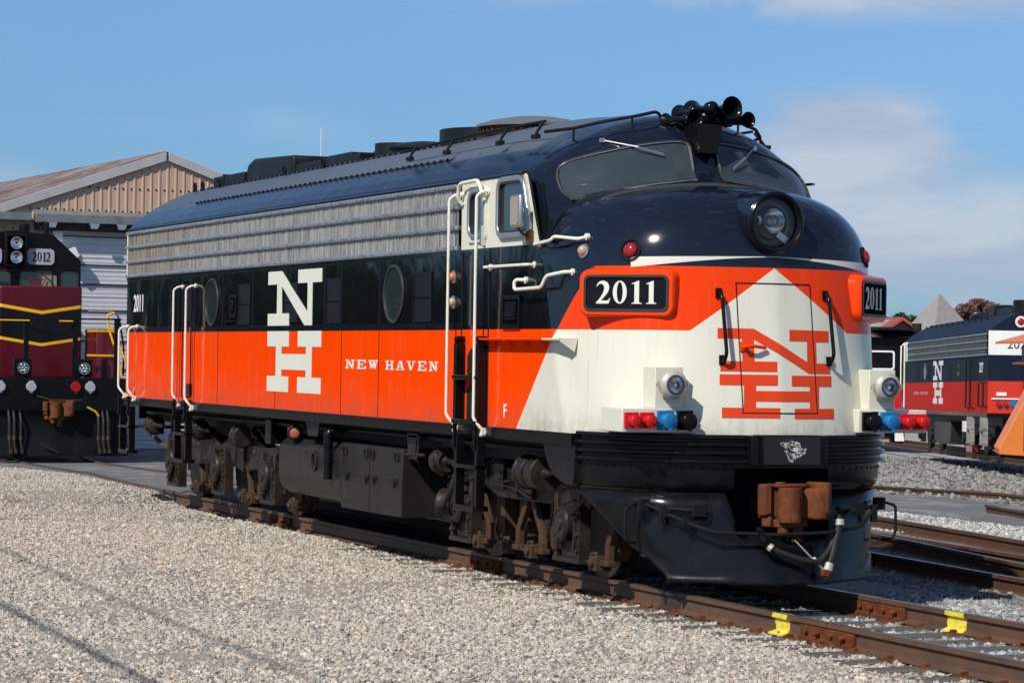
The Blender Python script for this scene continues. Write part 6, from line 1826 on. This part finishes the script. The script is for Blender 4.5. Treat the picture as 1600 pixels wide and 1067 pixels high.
# ================================================================== BUILDINGS
def shed():
    D = 63; px, py = far(D, 256)
    t_ = (RH*math.cos(R(26)) + FH*math.sin(R(26)))
    rz = math.atan2(t_.y, t_.x)
    o = empty('metal_shed', (px, py, -.4), rz, 'tan ribbed metal shed with rusty roof and big grey roller door', 'building')
    H = 6.95; sl = .345; hw = 11
    m, t, b = newmat('tan_siding'); v = t.coord()
    c = t.mix(t.noise(t.scale(v, (3,3,.5)), 1.4, 5, .6), (.46,.31,.21), (.54,.37,.26))
    P_(b, col=c, rough=.55); tan = m
    ribs = []; x = -hw
    while x < hw:
        ribs += [(x, 0), (x+.014, -.018), (x+.048, -.018), (x+.062, 0)]; x += .2
    ribs.append((hw, 0))
    zt = lambda x: H - abs(x)*sl
    def wall(xa, xb, z0f, z1f, mb):
        P = [p for p in ribs if xa <= p[0] <= xb]
        vs = []; 
        for p in P: vs += [(p[0], p[1], z0f(p[0])), (p[0], p[1], z1f(p[0]))]
        mb.add(vs, [(2*i, 2*i+2, 2*i+3, 2*i+1) for i in range(len(P)-1)])
    DX0, DX1, DZ = -2.55, 2.1, 5.35
    mb = MB(); wall(-hw, DX0, lambda x: 0, zt, mb); wall(DX0, DX1, lambda x: DZ, zt, mb); wall(DX1, hw, lambda x: 0, zt, mb)
    mb.box(-hw, -hw+.05, 0, 30, 0, H-hw*sl); mb.box(hw-.05, hw, 0, 30, 0, H-hw*sl)
    wl = mb.build('wall', tan, o, angle=20, recalc=False)
    mb = MB()
    for z in (5.62, 6.15, 5.15):
        for k in range(-30, 31):
            x = k*.2+.15
            if zt(x) > z+.15: mb.cbox((x, -.006, z), (.035, .02, .035))
    mb.build('screw_heads', M['matblack'], wl)
    # roof: corrugated rusty sheets
    m, t, b = newmat('rusty_roof_sheet'); v = t.coord()
    n = t.noise(t.scale(v, (.35, 4, 1)), 1.6, 6, .7)
    c = t.mix(t.smooth(n, .36, .56), (.36,.31,.28), (.15,.075,.055)); c = t.mix(t.smooth(t.noise(t.scale(v, (.3,6,1)), 3, 4), .6, .7), c, (.5,.48,.46))
    P_(b, col=c, rough=.5, metal=.2); rr_ = m
    mb = MB()
    for s in (-1, 1):
        vs = []; n = 160; Y0 = -.05; Y1 = 30
        for i in range(n+1):
            y = Y0 + (Y1-Y0)*i/n; d = .03 if i % 2 else 0
            vs += [(s*(hw+.4), y, H+.10-(hw+.4)*sl+d), (0, y, H+.10+d)]
        mb.add(vs, [(2*i, 2*i+1, 2*i+3, 2*i+2) for i in range(n)])
        mb.prism([(0, H+.02), (s*(hw+.4), H+.02-(hw+.4)*sl), (s*(hw+.4), H+.06-(hw+.4)*sl), (0, H+.06)], 'y', -.07, 30)
    mb.build('roof', rr_, o, recalc=False, angle=10)
    mb = MB()
    for s in (-1, 1):
        mb.prism([(s*.03, H+.10), (s*(hw+.4), H+.10-(hw+.4)*sl), (s*(hw+.4), H-.12-(hw+.4)*sl), (s*.03, H-.12)], 'y', -.09, -.05)
    mb.build('rake_trim', simple('grey_white_trim', (.50,.48,.45), .45, metal=.2, var=.15, vs=1.5, grime=.2), o, .01)
    # roller door
    m, t, b = newmat('roller_door_grey'); v = t.coord(); P_(b, col=t.mix(t.noise(v, 2, 4), (.56,.555,.585), (.66,.655,.685)), rough=.45, metal=.1); dm = m
    mb = MB(); vs = []; zs = []; z = 0; k = 0
    while z < DZ:
        zs.append((z, .06)); zs.append((z+.045, .052 if k % 3 else .044)); zs.append((z+.055, .06)); z += .10; k += 1
    for z, y in zs: vs += [(DX0, y, z), (DX1, y, z)]
    mb.add(vs, [(2*i, 2*i+1, 2*i+3, 2*i+2) for i in range(len(zs)-1)])
    dr = mb.build('roller_door', dm, o, recalc=False, angle=15)
    mb = MB(); 
    for z in (.65,1.3,1.95,2.6,3.3,3.9,4.35,5.0): mb.box(DX0, DX1, .02, .05, z, z+.022)
    mb.build('slat_joint', M['matblack'], dr)
    mb = MB(); mb.box(DX0-.02, DX0+.05, -.04, .1, 0, DZ); mb.box(DX1-.05, DX1+.02, -.04, .1, 0, DZ); mb.build('door_frame', M['alu'], o)
    mb = MB(); mb.prism([(0,5.60),(-.30,5.50),(-.30,5.42),(0,5.50)], 'x', -3.15, 2.3); mb.box(-3.2,2.3,-.32,-.27,5.30,5.50); mb.box(-6,-3.3,-.35,-.28,5.32,5.46); mb.box(-6,-3.3,-.3,0,5.40,5.50)
    mb.build('canopy', simple('grey_metal_canopy', (.22,.23,.24), .5, metal=.3, var=.25, grime=.3), o, .01)
    mb = MB(); mb.box(-3.15,2.3,-.22,-.05,5.12,5.30)
    mb.build('canopy_beam', simple('dark_brown_timber', (.05,.035,.028), .7), o, .01)
    mb = MB()
    for x in (-2.95,-1.95,-1.3,0,1.4): mb.prism([(x,5.3),(x+.25,5.3),(x+.2,5.18),(x+.05,5.18)], 'y', -.36, -.32)
    mb.build('gutter_bracket', M['alu'], o)
    mb = MB(); mb.box(-2.72,-2.60,-.12,0,4.7,5.25); mb.box(-2.6,-2.5,-.1,0,4.85,5.2); mb.add([(-2.55,-.3,4.62),(-2.25,-.3,4.75),(-2.15,-.3,4.55),(-2.4,-.3,4.40),(-2.55,-.1,4.62),(-2.25,-.1,4.75),(-2.15,-.1,4.55),(-2.4,-.1,4.40)], [(0,1,2,3),(4,7,6,5),(0,4,5,1),(3,2,6,7),(0,3,7,4),(1,5,6,2)])
    mb.build('flood_light', M['decalwhite'], o)
    mb = MB(); mb.box(-3.3,2.6,-1.6,-.02,0,.10); mb.build('door_apron', simple('concrete', (.33,.32,.30), .8), o)
shed()

def leafy(name, loc, crown, n, size, col, col2, label, seed, trunk_h=2.5, tr=.22, group=None):
    """trunk with limbs, crown of leaf-sized faces in clumps"""
    rn = random.Random(seed)
    o = empty(name, loc, rn.uniform(0, 6), label, 'tree', group)
    cx, cy, cz, rx, ry, rz_ = crown
    mb = MB(); top = Vector((cx*.3, cy*.3, cz))
    mb.tube([(0,0,-.3),(.05,0,trunk_h*.5),(cx*.2,cy*.2,trunk_h),tuple(top)], tr, 8)
    clumps = []
    for k in range(26):
        a = rn.uniform(0, 6.283); e = rn.uniform(-.55, 1.0); q = math.sqrt(max(0, 1-e*e))*rn.uniform(.55, .95)
        p = Vector((cx+rx*q*math.cos(a), cy+ry*q*math.sin(a), cz+rz_*e*.85)); clumps.append((p, rn.uniform(.22, .42)))
        if k < 9: mb.tube([(cx*.2, cy*.2, trunk_h*rn.uniform(.7,1)), tuple((Vector((0,0,trunk_h))+p)/2+Vector((0,0,.3))), tuple(p)], tr*.28, 6)
    mb.build('trunk', M['bark'], o)
    vs = []; fs = []; mi = []
    for i in range(n):
        c, r = clumps[rn.randrange(len(clumps))]
        d = Vector((rn.gauss(0,1), rn.gauss(0,1), rn.gauss(0,1))).normalized()*(rn.random()**.4)
        p = c + Vector((d.x*r*rx, d.y*r*ry, d.z*r*rz_*.9))
        a = Vector((rn.gauss(0,1), rn.gauss(0,1), rn.gauss(0,.6))).normalized(); b_ = a.orthogonal().normalized()
        s = size*rn.uniform(.6, 1.4); k = len(vs)
        vs += [tuple(p-a*s), tuple(p+b_*s*.55), tuple(p+a*s), tuple(p-b_*s*.55)]; fs.append((k,k+1,k+2,k+3)); mi.append(i % 2)
    me = bpy.data.meshes.new('crown'); me.from_pydata(vs, [], fs); me.materials.append(col); me.materials.append(col2); me.polygons.foreach_set('material_index', mi)
    c_ = bpy.data.objects.new('crown', me); COL.objects.link(c_); c_.parent = o
    return o
M['bark'] = simple('bark', (.07,.055,.042), .85, var=.3, bump=.3)
def leafmat(nm_, c): 
    m, t, b = newmat(nm_); v = t.coord(); P_(b, col=t.mix(t.noise(v, 1.2, 4), tuple(q*.6 for q in c), tuple(min(1, q*1.4) for q in c)), rough=.6); return m
cop1, cop2 = leafmat('copper_leaves', (.085,.035,.028)), leafmat('brown_leaves', (.13,.06,.035))
gr1, gr2 = leafmat('green_leaves', (.06,.11,.025)), leafmat('dark_green_leaves', (.03,.055,.018))
px, py = far(150, 1522); leafy('copper_tree', (px, py, -2), (0,0,6.15,1.8,1.8,1.35), 11000, .085, cop1, cop2, 'round dark copper leaved tree behind the red and navy locomotive', 4, 2.5)
for k, (u, h, w_) in enumerate(((1396, 2.6, 1.7), (1421, 2.3, 1.3))):
    px, py = far(190, u); leafy('green_tree', (px, py, -2), (0,0,h+3.2,w_,w_,1.5), 3500, .16, gr1, gr2, ['bright green tree top just right of the number board', 'smaller green tree top between the red gable and the pyramid roof'][k], 20+k, 2.5)
# pyramid roofed building and the gabled house
px, py = far(135, 1467)
pb = empty('pyramid_roof_building', (px, py, -2.2), yaw+.5, 'building with steep grey shingled pyramid roof', 'building')
mb = MB(); mb.box(-1.9,1.9,-1.9,1.9,0,4.6); mb.build('wall', simple('grey_wall', (.3,.29,.27), .7), pb)
mb = MB(); mb.add([(-2,-2,4.55),(2,-2,4.55),(2,2,4.55),(-2,2,4.55),(0,0,7.65)], [(0,1,4),(1,2,4),(2,3,4),(3,0,4),(0,3,2,1)]); mb.build('roof', simple('grey_shingle', (.27,.25,.235), .8, var=.2, vs=6), pb)
px, py = far(135, 1408)
hb = empty('gabled_house', (px, py, -2.2), yaw+.15, 'house with red trimmed gable and grey roof in the distance', 'house')
mb = MB(); mb.prism([(-1.0,0),(1.0,0),(1.0,5.5),(0,6.2),(-1.0,5.5)], 'x', 0, 4); mb.build('wall', simple('dark_red_wall', (.22,.05,.04), .6), hb)
mb = MB()
for s in (-1,1): mb.prism([(0,6.42),(s*1.35,5.50),(s*1.35,5.40),(0,6.25)], 'x', -.3, 4.3)
mb.build('roof', simple('house_roof', (.3,.08,.06), .6), hb)
mb = MB(); mb.prism([(.2,6.30),(2.6,5.45),(2.6,5.35),(.2,6.0)], 'x', 1.2, 4); mb.build('side_roof', simple('pale_roof', (.38,.35,.30), .6), hb)
mb = MB(); mb.box(-.33,-.3,-.45,.2,5.45,5.75); mb.build('gable_panel', M['decalwhite'], hb)

# low woods along the horizon
rw = random.Random(77); vs = []; fs = []; mi = []
for i in range(26000):
    a = R(rw.uniform(55, 330)); rad = 300+rw.uniform(0, 26)
    top = 5.2+1.5*mn.noise(Vector((math.cos(a)*9, math.sin(a)*9, 0)))+.9*mn.noise(Vector((math.cos(a)*40, math.sin(a)*40, 2)))
    p = Vector((CP.x+rad*math.cos(a), CP.y+rad*math.sin(a), -2.2+(top+2.2)*rw.random()**.75))
    q = rw.uniform(.6, 1.5); u_ = Vector((rw.gauss(0,1), rw.gauss(0,1), rw.gauss(0,.7))).normalized(); w_ = u_.orthogonal().normalized(); k = len(vs)
    vs += [tuple(p-u_*q), tuple(p+w_*q*.7), tuple(p+u_*q), tuple(p-w_*q*.7)]; fs.append((k,k+1,k+2,k+3)); mi.append(i % 2)
me = bpy.data.meshes.new('distant_woods'); me.from_pydata(vs, [], fs); me.materials.append(gr1); me.materials.append(gr2); me.polygons.foreach_set('material_index', mi)
dw = bpy.data.objects.new('distant_woods', me); COL.objects.link(dw); tag(dw, 'low line of green woods along the horizon', 'woods', kind='stuff')
# trees across the yard, seen mirrored in the gloss black side
proto = None
spots = [(-100+4.6*k+(k*37 % 5)*.5, -25.5-(k*53 % 7)*.6) for k in range(15)]
for k, (x, y) in enumerate(spots):
    lab = 'green broadleaf tree in the row left of the yard, %s from the far end' % ['first','second','third','fourth','fifth','sixth','seventh','eighth','ninth','tenth','eleventh','twelfth','thirteenth','fourteenth','fifteenth'][k]
    if proto is None:
        proto = leafy('yard_tree', (x, y, -.6), (0,0,5.2,3.2,3.2,4.6), 9000, .30, gr1, gr2, lab, 50, 3.0, .3, 'trees across the yard')
    else:
        q = dup(proto, (x, y, -.6), k*1.3, lab); q.scale = (1.1, 1.1, .36+.095*((k*7) % 5))
# cables overhead, whose shadows cross the stones
pl = []
for (x, y) in ((-34, -9.6), (46, -12.6)):
    o = empty('utility_pole', (x, y, -.3), 0, 'wooden utility pole %s of the yard carrying two cables' % ('behind the locomotives' if x < 0 else 'at the near end'), 'pole')
    mb = MB(); mb.cyl((0,0,0),(0,0,8.2),.16,.11,n=14); mb.build('pole', M['bark'], o)
    mb = MB(); mb.cbox((0,0,7.6),(.12,2.4,.14)); mb.build('crossarm', M['bark'], o)
for k, (dy, zz) in enumerate(((-.2, 6.7), (-2.4, 6.6))):
    mb = MB(); pts = []
    for i in range(25):
        f = i/24; pts.append((-34+80*f, (-9.6-3.0*f) + dy*.45 + (.0 if k == 0 else -.35*math.sin(f*9)*0), 7.2 - (7.2-zz)*4*f*(1-f)))
    mb.tube(pts, .018 if k == 0 else .032, 6)
    tag(mb.build('overhead_cable', M['hose']), ['thinner cable hanging between the two utility poles', 'thicker outer cable hanging between the two utility poles'][k], 'cable')
